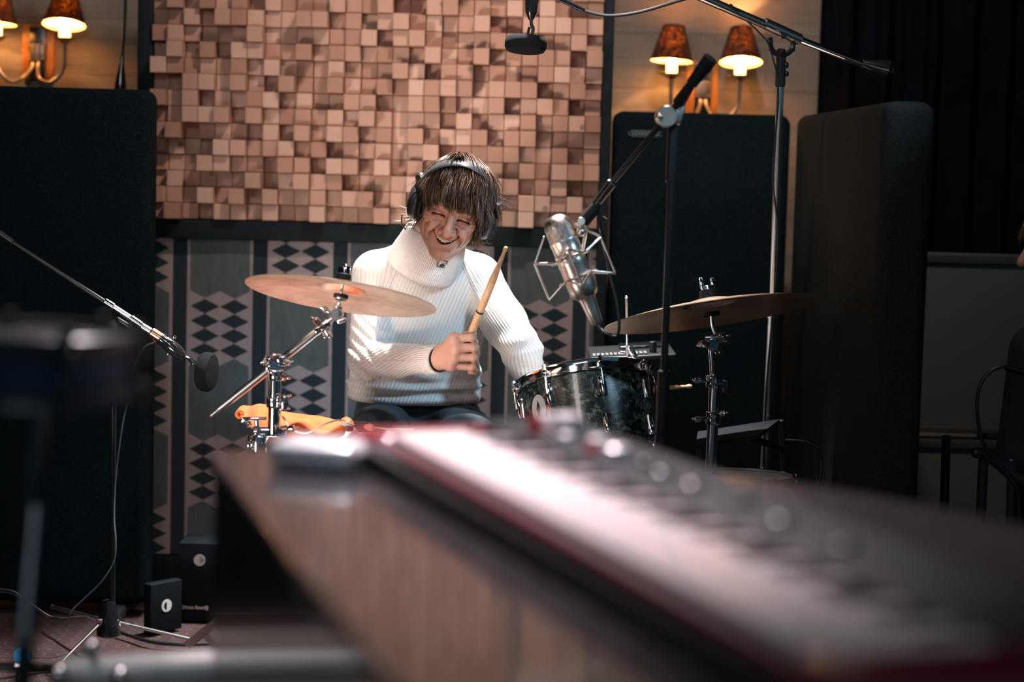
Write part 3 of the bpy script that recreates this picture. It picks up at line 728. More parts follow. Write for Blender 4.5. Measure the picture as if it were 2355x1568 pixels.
for j in range(nv + 1):
    q = j / nv; row = []
    for i, (a, b) in enumerate(zip(tp, bp)):
        u = i / len(tp)
        p = a.lerp(b, q); fold = .007 * math.sin(u * 21 + q * 3) + .005 * math.sin(u * 9 - q * 5 + 1) + .010 * math.exp(-((u - .22) / .06) ** 2)
        arch = math.sin(q * PI)
        p = p + Vector((0, -.03 * arch, .018 * arch + fold * (arch ** .6)))
        p.y -= .008 * math.sin(u * 30 + q * 6) * arch
        row.append(p)
    grid.append(row)
mb = MB(); sheet(mb, grid); mb.build('cloth_sheet', t.m, rc, angle=80)
M['piping'] = simple('cream_piping', (.85, .72, .60), .7, noise=(80, .05))
mb = MB(); pp = catmull([P(x, y, yy) for x, y, yy in [(645, 962, 4.240), (655, 975, 4.235), (668, 992, 4.230), (690, 1000, 4.230), (710, 998, 4.232), (735, 984, 4.240), (757, 975, 4.260), (775, 971, 4.290), (800, 974, 4.320)]], 6); mb.tube([q + Vector((0, .035, 0)) for q in pp], .0022, 8); mb.build('piping', M['piping'], rc)
mb = MB(); mb.torus(P(551, 952, 4.320), (.6, -1, .1), L(7, KY), L(3.6, KY), 24, 10); mb.build('rolled_corner', t.m, rc)
# brush lying on the drum and the strap
r = thing('drum_brush', 'black-handled drum brush with fanned white wires lying beside the orange cloth', 'brush', P(850, 980, 4.320))
mb = MB(); mb.rod(P(815, 972, 4.360), P(846, 973, 4.330), L(3.4, 4.320), 12); mb.rod(P(846, 973, 4.330), P(862, 981, 4.320), L(3, 4.320), 12); mb.build('handle', M['rubber'], r)
mb = MB(); mb.lathe(P(838, 980, 4.320), P(862, 984, 4.310) - P(838, 980, 4.320), [(0, 0), (.004, .001), (.008, .012), (.006, .022), (0, .024)], 14); mb.build('ferrule', simple('salmon_rubber', (.75, .28, .18), .6, noise=(50, .1)), r)
mb = MB()
for k in range(16):
    q = k / 15; mb.tube([P(860, 982, 4.310), P(890, 984 + q * 3, 4.290), P(925 + 25 * (1 - q), 986 + 10 * q, 4.270 + .05 * math.sin(k * 2.1))], .0008, 5)
mb.build('wires', M['white_print'], r); r.children
r = thing('strap', 'pale grey webbing strap curled over the chrome hoop beside the brush', 'strap', P(805, 990, 4.240))
mb = MB(); pts = catmull([P(786, 976, 4.280), P(800, 975, 4.260), P(815, 981, 4.240), P(818, 990, 4.235), P(808, 1000, 4.232), P(795, 1016, 4.232)], 6)
vs = []; wdt = L(7, 4.220)
for p in pts: vs += [p + Vector((-wdt * .75, -.004, wdt * .4)), p + Vector((wdt * .75, -.004, -wdt * .4)), p + Vector((wdt * .75, .0, -wdt * .4)), p + Vector((-wdt * .75, 0, wdt * .4))]
mb.add(vs, [(i * 4 + k, i * 4 + (k + 1) % 4, i * 4 + 4 + (k + 1) % 4, i * 4 + 4 + k) for i in range(len(pts) - 1) for k in range(4)] + [(3, 2, 1, 0), tuple((len(pts) - 1) * 4 + k for k in range(4))]); mb.build('webbing', simple('pale_webbing', (.55, .6, .62), .8, noise=(70, .08)), r)
# right cymbal
nD = Vector((-math.sin(math.radians(9.5)), math.sin(math.radians(12.5)), 1)).normalized()
cD = P(1636, 722, KY)
cymR, RmD = cymbal('ride_cymbal', 'large dark bronze cymbal at right, tilted up towards the angled baffle', cD, nD, L(250, KY), bow=.022, mat=M['cymbal_dark'])
stB = thing('cymbal_stand', 'upright chrome cymbal stand at right carrying the dark cymbal', 'stand', (P(1632, 1090, KY).x, KY + .03, 0))
upD = cD + nD * .038
mb = MB(); mb.lathe(upD - nD * .008, nD, [(0, 0), (L(23, KY), 0), (L(20, KY), L(26, KY)), (0, L(27, KY))], 24); mb.build('felt_washer', M['rubber'], stB)
mb = MB(); wn = upD + nD * L(16, KY)
mb.cyl(wn, nD, L(16, KY), L(12, KY), 20)
for sx in (-1, 1): mb.rbox(wn + nD * L(18, KY) + Vector((sx * L(13, KY), 0, 0)), (L(9, KY), .012, L(26, KY)), .002, rot_to(nD))
mb.build('wing_nut', M['chrome'], stB)
mb = MB(); mb.cyl(cD + nD * .004, -nD, L(20, KY), L(8, KY), 24); mb.build('felt_washer', M['rubber'], stB)
mb = MB(); jt = P(1646, 776, KY + .01); mb.tube(catmull([cD - nD * .004, P(1638, 745, KY), P(1645, 768, KY)], 5), L(4.5, KY), 12); mb.build('tilter_post', M['chrome_worn'], stB)
clamp_at('tilter', jt, (1, 0, .05), L(12, KY), L(52, KY), stB, [(-.02, (-.5, -.5, -.8), .006), (.015, (.2, -1, .3), .006)])
clamp_at('tilter_joint', P(1638, 792, KY + .01), (0, 1, 0), L(14, KY), .035, stB, [(0, (-1, 0, -.1), .006), (0, (.6, -.4, -.8), .004)])
mb = MB(); mb.rod(P(1636, 798, KY + .015), P(1641, 872, KY + .02), L(8, KY), 20); mb.build('upper_tube', M['chrome'], stB)
clamp_at('height_clamp', P(1641, 876, KY + .02), (0, 0, 1), L(19, KY), L(28, KY), stB, [(0, (-1, -.1, .02), .022), (0, (1, -.1, -.2), .010)])
mb = MB(); mb.rbox(P(1668, 888, KY + .01), (L(16, KY), .02, L(34, KY)), .003); mb.rod(P(1645, 882, KY), P(1668, 884, KY), L(6, KY), 10); mb.build('clamp_lever', M['steel_dark'], stB)
mb = MB(); mb.rod(P(1643, 884, KY + .025), P(1634, 1085, KY + .03), L(13, KY), 24); mb.build('middle_tube', M['chrome_worn'], stB)
clamp_at('memory_lock', P(1640, 960, KY + .025), (0, 0, 1), L(18, KY), L(30, KY), stB, [(0, (-1, -.2, -.1), .022), (.01, (1, -.4, .1), .008)])
mb = MB(); base = Vector((P(1632, 1090, KY).x, KY + .03, 0)); mb.rod(P(1634, 1085, KY + .03), base + Vector((0, 0, .16)), .0135, 20); mb.build('base_tube', M['chrome'], stB)
for k in range(3):
    q = 2 * PI * k / 3 - .9; mb = MB(); e = base + Vector((.26 * math.cos(q), .26 * math.sin(q), .02)); mb.rod(base + Vector((0, 0, .34)), e, .008, 12); mb.ball(e, .014, 12); mb.rod(base + Vector((0, 0, .14)), (base + Vector((0, 0, .34))).lerp(e, .5), .005, 8); mb.build('leg', M['chrome'], stB)
# small mixer behind the drum
r = thing('mixer', 'small flat mixer with rows of keys and one black knob beyond the pearl drum', 'mixer', P(1455, 815, 5.0))
c = P(1450, 811, 5.0); Rx = Matrix.Rotation(math.radians(4.5), 3, 'Y').to_3x3().inverted() @ Matrix.Rotation(math.radians(.6), 3, 'X')
mb = MB(); mb.rbox(c, (L(195, 5.0), .26, .014), .005, Rx); mb.build('case', simple('grey_anodised', (.025, .028, .03), .4, .4, noise=(60, .1)), r)
mb = MB()
for i in range(13):
    for j in range(3): mb.rbox(c + Rx @ Vector((-.095 + i * .0105, -.115 + j * .016, .009)), (.008, .012, .006), .0015, Rx)
ky = mb.build('keypad', simple('pale_keys', (.12, .12, .12), .5, noise=(60, .1)), r); 
mb = MB(); mb.rbox(c + Rx @ Vector((.03, .06, .010)), (.11, .09, .010), .002, Rx); mb.build('display', M['black_gloss'], r)
mb = MB(); mb.cyl(c + Rx @ Vector((.052, -.08, .004)), Rx @ Vector((0, 0, 1)), .009, .03, 20); mb.build('knob', M['black_plastic'], r)
mb = MB(); mb.rod(c + Vector((.0, 0, -.01)), (c.x, 5.0, .03), .012, 14); mb.cyl((c.x, 5.0, .012), (0, 0, 1), .13, .018, 28); mb.build('pedestal', M['black_metal'], r)
# metal rod end right of the mixer
# ---------------------------------------------------------------- microphones
def disc_mic(mb, c, n, r, th):
    n = Vector(n).normalized(); mb.lathe(Vector(c) - n * th / 2, n, [(0, 0), (r * .6, 0), (r * .9, th * .08), (r, th * .3), (r, th * .7), (r * .9, th * .92), (r * .6, th), (0, th)], 40)
# left boom microphone
YM = 4.66
ml = thing('microphone_stand', 'tripod microphone stand at left with a long boom sloping down to the cloth', 'stand', (P(245, 1470, 4.75).x, 4.75, 0))
fl_ = Vector((P(245, 1440, 4.75).x, 4.75, 0))
mb = MB(); mb.rod(P(-60, 498, YM), P(30, 560, YM), L(10, YM), 16); mb.build('counterweight', M['black_metal'], ml)
mb = MB(); mb.rod(P(26, 557, YM), P(246, 697, YM), L(6, YM), 16); mb.build('boom_arm', M['black_metal'], ml)
mb = MB(); mb.rod(P(240, 692, YM), P(262, 706, YM), L(9, YM), 16); mb.build('boom_collar', M['chrome'], ml); mb = MB(); mb.rod(P(300, 730, YM), P(326, 748, YM), L(9, YM), 16); mb.cyl(P(303, 738, YM), (0, -1, -.3), L(4, YM), .012); mb.build('boom_collar', M['chrome'], ml)
mb = MB(); mb.rod(P(250, 698, YM), P(330, 750, YM), L(6.5, YM), 16); mb.build('boom_extension', M['chrome_worn'], ml)
mb = MB(); mb.rod(P(258, 1390, 4.74), P(262, 745, 4.70), L(7, YM), 14); mb.build('post', M['black_metal'], ml)
mb = MB(); mb.cyl(P(263, 748, 4.68), (0, -1, 0), L(14, YM), .03, 20); mb.rbox(P(285, 742, 4.67), (L(40, YM), .014, L(10, YM)), .003, Matrix.Rotation(.55, 3, 'Y')); mb.build('swivel', M['black_metal'], ml)
hub = P(245, 1415, 4.74)
mb = MB(); mb.lathe(P(250, 1380, 4.74), (0, 0, -1), [(0, 0), (L(15, YM), 0), (L(17, YM), .01), (L(27, YM), .055), (L(28, YM), .085), (L(20, YM), .09), (0, .09)], 24); mb.build('tripod_hub', M['black_gloss'], ml)
for (a, b, ya, yb) in (((232, 1432), (140, 1524), 4.70, 4.50), ((275, 1432), (440, 1470), 4.74, 4.72), ((235, 1425), (120, 1395), 4.78, 5.05)):
    mb = MB(); e = P(b[0], b[1], yb); e.z = max(e.z, .02); mb.rod(P(a[0], a[1], ya), e, L(4.5, YM), 10); mb.ball(e, L(6, YM), 10); mb.build('leg', M['chrome_worn'], ml)
mb = MB(); mb.rbox(P(229, 1427, 4.69), (L(14, YM), .012, L(8, YM)), .002); mb.rbox(P(273, 1435, 4.70), (L(5, YM), .014, L(22, YM)), .002, Matrix.Rotation(-.2, 3, 'Y')); mb.build('leg_bracket', simple('pinkish_steel', (.62, .50, .50), .3, 1, noise=(40, .1)), ml)
mm = thing('microphone', 'pencil microphone with round black windscreen at the end of the left boom', 'microphone', P(410, 800, YM))
mb = MB(); mb.rod(P(326, 750, YM), P(356, 768, YM), L(9, YM), 18); mb.build('thread_adapter', M['chrome_worn'], mm)
mb = MB(); mb.rod(P(346, 762, YM), P(386, 788, YM), L(12.5, YM), 20); mb.rod(P(352, 784, YM), P(362, 780, YM), L(4, YM), 10); mb.build('connector', simple('copper_sleeve', (.75, .36, .22), .25, 1, noise=(50, .1)), mm)
mb = MB(); a = P(368, 776, YM); b = P(425, 822, YM); mb.lathe(a, b - a, [(0, 0), (L(14, YM), .001), (L(15, YM), .006), (L(13.5, YM), .016), (L(16, YM), .022), (L(16, YM), .05), (L(12, YM), .066), (L(7, YM), .074), (0, .075)], 24); mb.build('body', M['black_gloss'], mm)
mb = MB(); mb.ball(P(400, 776, YM - .012), L(6, YM), 10); mb.ball(P(386, 815, YM - .012), L(4, YM), 10); mb.rod(P(385, 780, YM - .014), P(407, 800, YM - .014), L(2, YM), 8); mb.build('shock_clip', M['chrome'], mm)
mb = MB(); mb.tube(catmull([P(424, 820, YM), P(437, 827, YM), P(444, 838, YM), P(452, 834, YM)], 5), L(4, YM), 10); mb.rod(P(436, 824, YM), P(452, 840, YM), L(5, YM), 10); mb.build('gooseneck', M['chrome'], mm)
mb = MB(); disc_mic(mb, P(475, 855, YM), (1, -.22, -.04), L(46, YM), L(34, YM)); mb.build('windscreen', M['foam'], mm)
# cable of the left microphone
c1 = thing('microphone_cable', 'black cable looping from the left boom microphone down to the floor', 'cable', P(270, 1400, 4.7))
mb = MB(); mb.tube(catmull([P(355, 786, YM), P(330, 800, YM + .01), P(308, 845, YM + .03), P(302, 900, YM + .05), P(285, 960, 4.70), P(268, 1080, 4.71), P(262, 1180, 4.70), P(266, 1240, 4.68), P(262, 1290, 4.67), P(235, 1335, 4.66), P(195, 1375, 4.66), P(165, 1405, 4.66), P(152, 1440, 4.66)], 7), L(2.0, YM), 8); mb.build('jacket', simple('grey_cable', (.10, .14, .15), .35, noise=(60, .1)), c1)
c2 = thing('floor_cable', 'black cable trailing across the rug from the left edge behind the tripod', 'cable', P(60, 1400, 4.8))
mb = MB()
for dy in (0, 6):
    mb.tube(catmull([P(-60, 1340 + dy, 4.8), P(0, 1354 + dy, 4.8), P(35, 1362 + dy, 4.8), P(80, 1395 + dy, 4.8), P(115, 1417 + dy * .5, 4.8), P(150, 1421, 4.8), P(200, 1417, 4.85), P(240, 1420, 4.9)], 7), L(2.2, 4.8), 8)
mb.build('jacket', M['cable'], c2)
mb = MB(); c3 = thing('floor_cable', 'black cable lying on the rug in front of the dark product boxes', 'cable', (P(420, 1480, 4.9).x, 4.8, .02))
pts = [(260, 1448), (300, 1462), (350, 1476), (420, 1482), (500, 1480)]
mb.tube(catmull([PZ(x, y, .022) for x, y in pts], 7), .005, 8); mb.build('jacket', M['cable'], c3)
# overhead disc microphone
YO = 4.8
mo = thing('microphone', 'round black windscreen microphone hanging above the drummer', 'microphone', P(1220, 40, YO))
mb = MB(); mb.rod(P(1223, -172, YO), P(1224, -58, YO), L(11, YO), 16); mb.lathe(P(1224, -60, YO), (0, 0, -1), [(0, 0), (L(16, YO), 0), (L(15, YO), .07), (L(14, YO), .09), (L(6, YO), .108), (0, .109)], 24); mb.build('body', M['black_gloss'], mo)
mb = MB(); mb.tube(catmull([P(1222, 35, YO), P(1222, 55, YO), P(1226, 66, YO), P(1224, 82, YO)], 5), L(4, YO), 10); mb.tube(catmull([P(1218, 62, YO), P(1215, 72, YO), P(1213, 84, YO)], 4), L(3, YO), 8); mb.build('gooseneck', M['steel_dark'], mo)
mb = MB(); disc_mic(mb, P(1209, 102, YO), (.04, .16, 1), L(48, YO), L(36, YO)); mb.build('windscreen', M['foam'], mo)
# overhead chrome boom stand at right
YQ = 4.9
oh = thing('microphone_stand', 'tall chrome overhead microphone stand at right with its boom crossing the top', 'stand', (P(1757, 1110, YQ).x, YQ, 0))
mb = MB(); mb.rod(P(1222, -176, YO), P(1600, -12, YQ - .1), L(9, YQ), 20); mb.rod(P(1600, -12, YQ - .1), P(1762, 58, YQ - .03), L(10, YQ), 20); mb.rod(P(1755, 52, YQ - .03), P(1842, 92, YQ), L(13, YQ), 20); mb.build('boom_arm', M['chrome_worn'], oh)
mb = MB(); mb.rod(P(1842, 92, YQ), P(1990, 150, YQ), L(8, YQ), 20); mb.build('boom_tail', M['chrome'], oh)
mb = MB(); a = P(1984, 146, YQ); b = P(2058, 170, YQ); mb.lathe(a, b - a, [(0, 0), (L(9, YQ), 0), (L(12, YQ), .01), (L(25, YQ), .055), (L(26, YQ), .062), (L(14, YQ), .066), (L(13, YQ), .076), (0, .078)], 28); mb.build('counterweight', M['black_gloss'], oh)
mb = MB(); c = P(1796, 95, YQ)
mb.torus(P(1798, 100, YQ - .01), (0, 1, 0), L(26, YQ), L(6, YQ), 32, 8, a0=PI * .92, a1=PI * 2.08); mb.rod(P(1770, 85, YQ - .01), P(1774, 118, YQ), L(6, YQ), 10); mb.rod(P(1824, 88, YQ - .01), P(1822, 118, YQ), L(6, YQ), 10)
mb.rod(P(1797, 112, YQ), P(1795, 135, YQ), L(10, YQ), 14); mb.cyl(P(1800, 84, YQ - .03), (0, -1, 0), L(7, YQ), .02); mb.build('boom_clamp', M['black_gloss'], oh)
mb = MB(); mb.rod(P(1796, 128, YQ), P(1794, 200, YQ), L(12, YQ), 18); mb.rbox(P(1808, 150, YQ), (L(10, YQ), .016, L(14, YQ)), .003); mb.rbox(P(1809, 170, YQ), (L(9, YQ), .016, L(12, YQ)), .003); mb.build('height_collar', M['black_gloss'], oh)
mb = MB(); mb.rod(P(1794, 198, YQ), P(1776, 735, YQ), L(9, YQ), 20); mb.build('upper_tube', M['chrome_worn'], oh)
mb = MB(); mb.rod(P(1776, 728, YQ), P(1757, 1110, YQ), L(10.5, YQ), 20); mb.cyl(P(1776, 731, YQ), (0, 0, 1), L(14, YQ), L(8, YQ), 20); mb.build('lower_tube', M['chrome_worn'], oh)
bx = P(1757, 1110, YQ).x
mb = MB(); mb.rod(P(1757, 1108, YQ), (bx - .03, YQ, .1), .012, 16); mb.build('base_tube', M['chrome_worn'], oh)
for k in range(3):
    q = 2 * PI * k / 3 + .4; mb = MB(); e = Vector((bx - .03 + .18 * math.cos(q), YQ + .18 * math.sin(q), .02)); mb.rod((bx - .03, YQ, .26), e, .009, 10); mb.ball(e, .014, 10); mb.build('leg', M['chrome_worn'], oh)
r = thing('overhead_cable', 'thin dark cable sagging along the top edge to the chrome boom', 'cable', P(1400, 30, YQ))
mb = MB(); mb.tube(catmull([P(1250, -20, YQ), P(1290, 2, YQ), P(1345, 25, YQ), P(1400, 36, YQ), P(1470, 28, YQ), P(1560, 2, YQ), P(1620, -14, YQ)], 7), L(3.6, YQ), 8); mb.build('jacket', M['cable'], r)
mb = MB(); mb.rod(P(1268, -12, YQ), P(1345, 24, YQ), L(8, YQ), 14, r2=L(5, YQ)); mb.build('plug', M['black_gloss'], r)
r = thing('boom_cable', 'thin cable running down the tall chrome stand from its boom', 'cable', P(1770, 400, YQ))
mb = MB(); mb.tube(catmull([P(1680, 10, YQ - .09), P(1715, 45, YQ - .05), P(1750, 80, YQ - .03), P(1770, 110, YQ - .02), P(1790, 200, YQ - .03), P(1782, 330, YQ - .03), P(1778, 420, YQ - .03), P(1788, 520, YQ - .025), P(1786, 620, YQ - .03), P(1776, 730, YQ - .03), P(1762, 900, YQ - .03), P(1755, 1100, YQ - .03)], 7), L(2.2, YQ), 8); mb.build('jacket', M['cable'], r)
# large condenser microphone in its spider mount
YC = 4.25
st = thing('microphone_stand', 'black boom stand in front of the plated baffle, holding the large silver microphone', 'stand', (P(1518, 1050, YC - .1).x, YC - .1, 0))
jn = P(1532, 268, YC - .12)
mb = MB(); mb.rod(P(1636, 132, YC - .2), P(1588, 196, YC - .18), L(17, YC), 18, r2=L(13, YC)); mb.rod(P(1588, 196, YC - .18), P(1560, 238, YC - .14), L(11, YC), 16, r2=L(14, YC)); mb.build('counterweight', M['rubber'], st)
mb = MB(); mb.rod(P(1570, 225, YC - .14), P(1400, 430, YC - .02), L(7, YC), 16); mb.rod(P(1410, 418, YC - .03), P(1370, 470, YC), L(12, YC), 16, r2=L(10, YC)); mb.build('boom_arm', M['black_metal'], st)
mb = MB(); mb.rod(P(1378, 468, YC), P(1340, 512, YC + .0), L(13, YC), 16, r2=L(15, YC)); mb.cyl(P(1385, 500, YC), (.6, -.3, -.4), L(5, YC), .012); mb.build('clip_end', M['rubber'], st)
mb = MB(); mb.cyl(jn + Vector((0, -.02, 0)), (0, 1, 0), L(24, YC), .045, 24); mb.rbox(P(1555, 262, YC - .11), (L(30, YC), .04, L(46, YC)), .006, Matrix.Rotation(.2, 3, 'Y')); mb.ball(P(1516, 268, YC - .145), L(9, YC), 14); mb.build('boom_joint', M['nickel'], st)
mb = MB(); mb.rod(P(1548, 285, YC - .1), P(1541, 420, YC - .1), L(12, YC), 18, r2=L(11, YC)); mb.rod(P(1548, 285, YC - .1), P(1527, 860, YC - .1), L(8.5, YC), 18); mb.build('upper_tube', M['black_metal'], st)
mb = MB(); mb.rod(P(1527, 850, YC - .1), P(1520, 1000, YC - .1), L(14, YC), 18); e = P(1520, 1000, YC - .1); mb.rod(e, (e.x - .02, YC - .1, .1), .0135, 16); mb.build('lower_tube', M['black_metal'], st)
for k in range(3):
    q = 2 * PI * k / 3 + .9; mb = MB(); a = Vector((e.x - .02, YC - .1, .2)); b = Vector((e.x - .02 + .2 * math.cos(q), YC - .1 + .2 * math.sin(q), .02)); mb.rod(a, b, .008, 10); mb.ball(b, .012, 10); mb.build('leg', M['black_metal'], st)
mk = thing('condenser_microphone', 'large silver studio microphone held in a wire spider mount, pointing down', 'microphone', P(1310, 600, YC))
A = P(1283, 520, YC); B = P(1362, 715, YC - .02); ax = (B - A).normalized(); Ln = (B - A).length; px_ = YC / F
def along(q, r=0): return A + ax * q * px_
mb = MB(); mb.lathe(along(-26), ax, [(0, 0), (16 * px_, 2 * px_), (27 * px_, 10 * px_), (32 * px_, 22 * px_), (33 * px_, 34 * px_), (33 * px_, 62 * px_), (31 * px_, 64 * px_), (0, 65 * px_)], 36)
t = Mat('microphone_grille', (.70, .64, .60), .3, 1.0); v = t.coord('Object'); vo = t.voro(v, 520, 'F1'); t.link(t.ramp(vo, [(.2, (.75, .68, .64)), (.6, (.25, .22, .2))]), 'Base Color'); t.bump(vo * -1.0, .6, .001)
mb.build('head_grille', t.m, mk)
mb = MB(); mb.lathe(along(36), ax, [(0, 0), (34 * px_, 0), (34.5 * px_, 3 * px_), (33 * px_, 8 * px_), (33 * px_, 30 * px_), (34.5 * px_, 33 * px_), (33 * px_, 38 * px_), (33.5 * px_, 44 * px_), (33 * px_, 50 * px_), (34.5 * px_, 56 * px_), (33 * px_, 60 * px_), (34 * px_, 112 * px_), (32 * px_, 130 * px_), (24 * px_, 140 * px_), (0, 141 * px_)], 36); mb.build('body', M['nickel'], mk)
mb = MB(); mb.lathe(along(172), ax, [(0, 0), (19 * px_, 0), (21 * px_, 6 * px_), (19 * px_, 12 * px_), (17 * px_, 34 * px_), (14 * px_, 66 * px_), (11 * px_, 72 * px_), (0, 73 * px_)], 26); mb.build('connector', M['nickel'], mk)
# wire spider mount
xx, yy, _ = frame_to(ax, (0, 1, 0))
def rim(q, r, a): return along(q) + (xx * math.cos(a) + yy * math.sin(a)) * r * px_
wm = MB(); wr = 2.6 * px_
ring = lambda q, r: wm.torus(along(q), ax, r * px_, wr, 48, 8)
ring(78, 46); ring(128, 46)
for k in range(4):
    a = k * PI / 2 + PI / 4 * 0
    a2 = a + PI / 4
    o1, o2 = rim(60, 82, a), rim(150, 82, a)
    wm.rod(o1, o2, wr, 8)
    for s in (-1, 1):
        wm.rod(o1, rim(78, 46, a + s * .62), wr, 8); wm.rod(o2, rim(128, 46, a + s * .62), wr, 8)
    wm.rod(o1, rim(10, 38, a), wr, 8) if k % 2 == 0 else None
wm.build('spider_mount', M['nickel'], mk)
mb = MB(); mb.tube([rim(78, 47, 2.2), P(1345, 545, YC), P(1350, 520, YC)], L(4, YC), 10); mb.ball(P(1336, 533, YC - .02), L(11, YC), 16); mb.cyl(P(1336, 512, YC - .01), (0, -1, .2), L(9, YC), .02); mb.build('mount_swivel', M['nickel'], mk)
r = thing('microphone_cable', 'black cable curving from the silver microphone past the right cymbal edge', 'cable', P(1400, 760, YC - .05))
mb = MB(); mb.tube(catmull([P(1362, 722, YC - .02), P(1372, 745, YC - .03), P(1390, 765, YC - .05), P(1408, 773, YC - .05), P(1420, 770, YC - .05), P(1424, 748, YC - .05), P(1420, 700, YC - .04), P(1405, 640, YC - .02), P(1392, 580, YC), P(1380, 520, YC), P(1376, 480, YC)], 7), L(3.8, YC), 8); mb.build('jacket', M['cable'], r)
# black tray stand with laptop at right
YT = 4.75
r = thing('equipment_stand', 'low black folding stand with flat tray behind the right cymbal stand', 'stand', (P(1760, 1100, YT).x, YT, 0))
mb = MB()
pl = [P(1605, 992, YT + .1), P(1795, 963, YT + .1), P(1745, 1000, YT - .1), P(1600, 1022, YT - .1)]
mb.add(pl + [p - Vector((0, 0, .008)) for p in pl], [(0, 1, 2, 3), (7, 6, 5, 4), (0, 4, 5, 1), (1, 5, 6, 2), (2, 6, 7, 3), (3, 7, 4, 0)]); mb.build('tray', M['rubber'], r)
mb = MB(); mb.rod(P(1797, 965, YT + .1), P(1805, 1120, YT + .1), L(8, YT), 12); mb.rod(P(1730, 1010, YT), P(1800, 1030, YT + .1), L(9, YT), 12); mb.rod(P(1805, 1120, YT + .1), (P(1808, 1120, YT).x, YT + .1, .01), L(8, YT), 12); mb.rod(P(1610, 1020, YT - .09), (P(1610, 1020, YT).x, YT - .09, .01), L(8, YT), 12); mb.build('frame', M['black_metal'], r)
r = thing('looped_cable', 'dark cable arching out to the right of the low black stand', 'cable', P(1870, 1060, YT))
mb = MB(); mb.tube(catmull([P(1806, 1012, YT), P(1840, 1014, YT), P(1868, 1022, YT), P(1886, 1040, YT), P(1890, 1080, YT), P(1880, 1130, YT), P(1876, 1200, YT)], 6), L(3, YT), 8); e = P(1876, 1200, YT); mb.rod(e, (e.x, e.y, .02), .003, 8); mb.build('jacket', M['cable'], r)
# second drum at right, only its rim shows
drum('floor_tom', 'dark drum low at right whose chrome rim shows above the piano', 'drum', P(1705, 1090, 4.62), Vector((0, .03, 1)).normalized(), L(118, 4.6) / 2 + .06, .34, 6, M['drum_black'])
# ================================================================ foreground: grand piano with a red stage keyboard on its lid
ZL = CAMZ - .375; ZK = CAMZ - .33
t = Mat('piano_lacquer', (.012, .010, .012), .13, 0, Coat_Weight=.6, Coat_Roughness=.08); v = t.coord('Object')
t.link(t.ramp(t.noise(v, 6, 4, .6), [(.3, (.018, .016, .019)), (.7, (.030, .026, .030))]), 'Base Color'); t.link(t.ramp(t.noise(t.scale(v, (30, 4, 1)), 3, 4, .6), [(.3, (.17, .17, .17)), (.7, (.27, .27, .27))]), 'Roughness'); M['piano'] = t.m
c0 = PZ(470, 1044, ZL); c1 = PZ(880, 1568, ZL); dd = (c1 - c0).normalized(); near = c0 + dd * 2.35
far = catmull([PZ(x, y, ZL) for x, y in [(500, 1036), (680, 1026), (1000, 1030), (1300, 1044), (1600, 1078), (2000, 1135), (2355, 1205), (2700, 1300)]], 8)
poly = [c0 + Vector((.006, -.01, 0))] + far + [Vector((1.25, 1.2, ZL)), Vector((1.25, near.y, ZL)), near]
poly = [(p.x, p.y) for p in poly]
pr = thing('grand_piano', 'glossy black grand piano lid, far out of focus across the bottom of the picture', 'piano', (.2, 1.6, 0))
def inset(poly, dlt):
    c = Vector((sum(p[0] for p in poly) / len(poly), sum(p[1] for p in poly) / len(poly))); return [tuple((Vector(p) - c) * dlt + c) for p in poly]
mb = MB(); th = .02
mb.prism(list(reversed(poly)), (0, 0, ZL), (1, 0, 0), (0, 1, 0), -th); 
lid = mb.build('lid', M['piano'], pr)
bv = lid.modifiers.new('rounded_edge', 'BEVEL'); bv.width = .006; bv.segments = 3; bv.limit_method = 'ANGLE'
mb = MB(); rim_ = inset(poly, .985); mb.prism(list(reversed(rim_)), (0, 0, ZL - th - .004), (1, 0, 0), (0, 1, 0), -.30); rm = mb.build('case_rim', M['piano'], pr)
for x, y in ((-.2, 2.45), (1.05, 1.75), (.5, .75)):
    mb = MB(); mb.lathe((x, y, ZL - th - .30), (0, 0, -1), [(0, 0), (.055, 0), (.055, .04), (.035, .08), (.028, .40), (.035, .44), (0, .44)], 20); mb.cyl((x + .0, y - .012, .025), (0, 1, 0), .025, .024, 20); mb.build('leg', M['piano'], pr)
# stage keyboard
A = PZ(900, 993, ZK); D_ = PZ(1950, 1530, ZK); dk = (D_ - A); dk.z = 0; dk.normalize(); pk = Vector((-dk.y, dk.x, 0))
Rk = Matrix((dk, pk, Vector((0, 0, 1)))).transposed()
kb = thing('stage_keyboard', 'red stage keyboard lying on the piano lid, its pale keys a blurred diagonal band', 'keyboard', A + Vector((0, 0, ZL - ZK)), Rk)
M['key_white'] = simple('ivory_key', (.84, .73, .75), .28, 0, noise=(40, .03), Coat_Weight=.3)
M['key_black'] = simple('ebony_key', (.02, .018, .02), .25, 0, noise=(40, .1))
M['kb_red'] = simple('maroon_lacquer', (.20, .012, .03), .3, 0, noise=(10, .1), Coat_Weight=.3)
HK = ZK - ZL
NWK = 47; kw = 1.10 / NWK
for i in range(NWK):
    mb = MB(); mb.rbox((kw * (i + .5), .0685, HK - .011), (kw - .0012, .137, .022), .002, n=1); mb.build('white_key', M['key_white'], kb, world=False)
for i in range(NWK - 1):
    if i % 7 in (0, 1, 3, 4, 5):
        mb = MB(); mb.rbox((kw * (i + 1), .112, HK + .0005), (kw * .36, .050, .007), .002, n=1); mb.build('black_key', M['key_black'], kb, world=False)
mb = MB(); mb.rbox((.53, .12, (HK - .018) / 2 + .003), (1.28, .30, HK - .022), .006); mb.rbox((.55, -.012, HK / 2), (1.12, .016, HK - .012), .004); mb.build('body', simple('graphite_case', (.07, .065, .065), .35, .3, noise=(20, .2)), kb, world=False)
mb = MB(); mb.rbox((.53, .208, HK - .012), (1.26, .125, .024), .006); mb.build('control_panel', M['rubber'], kb, world=False)
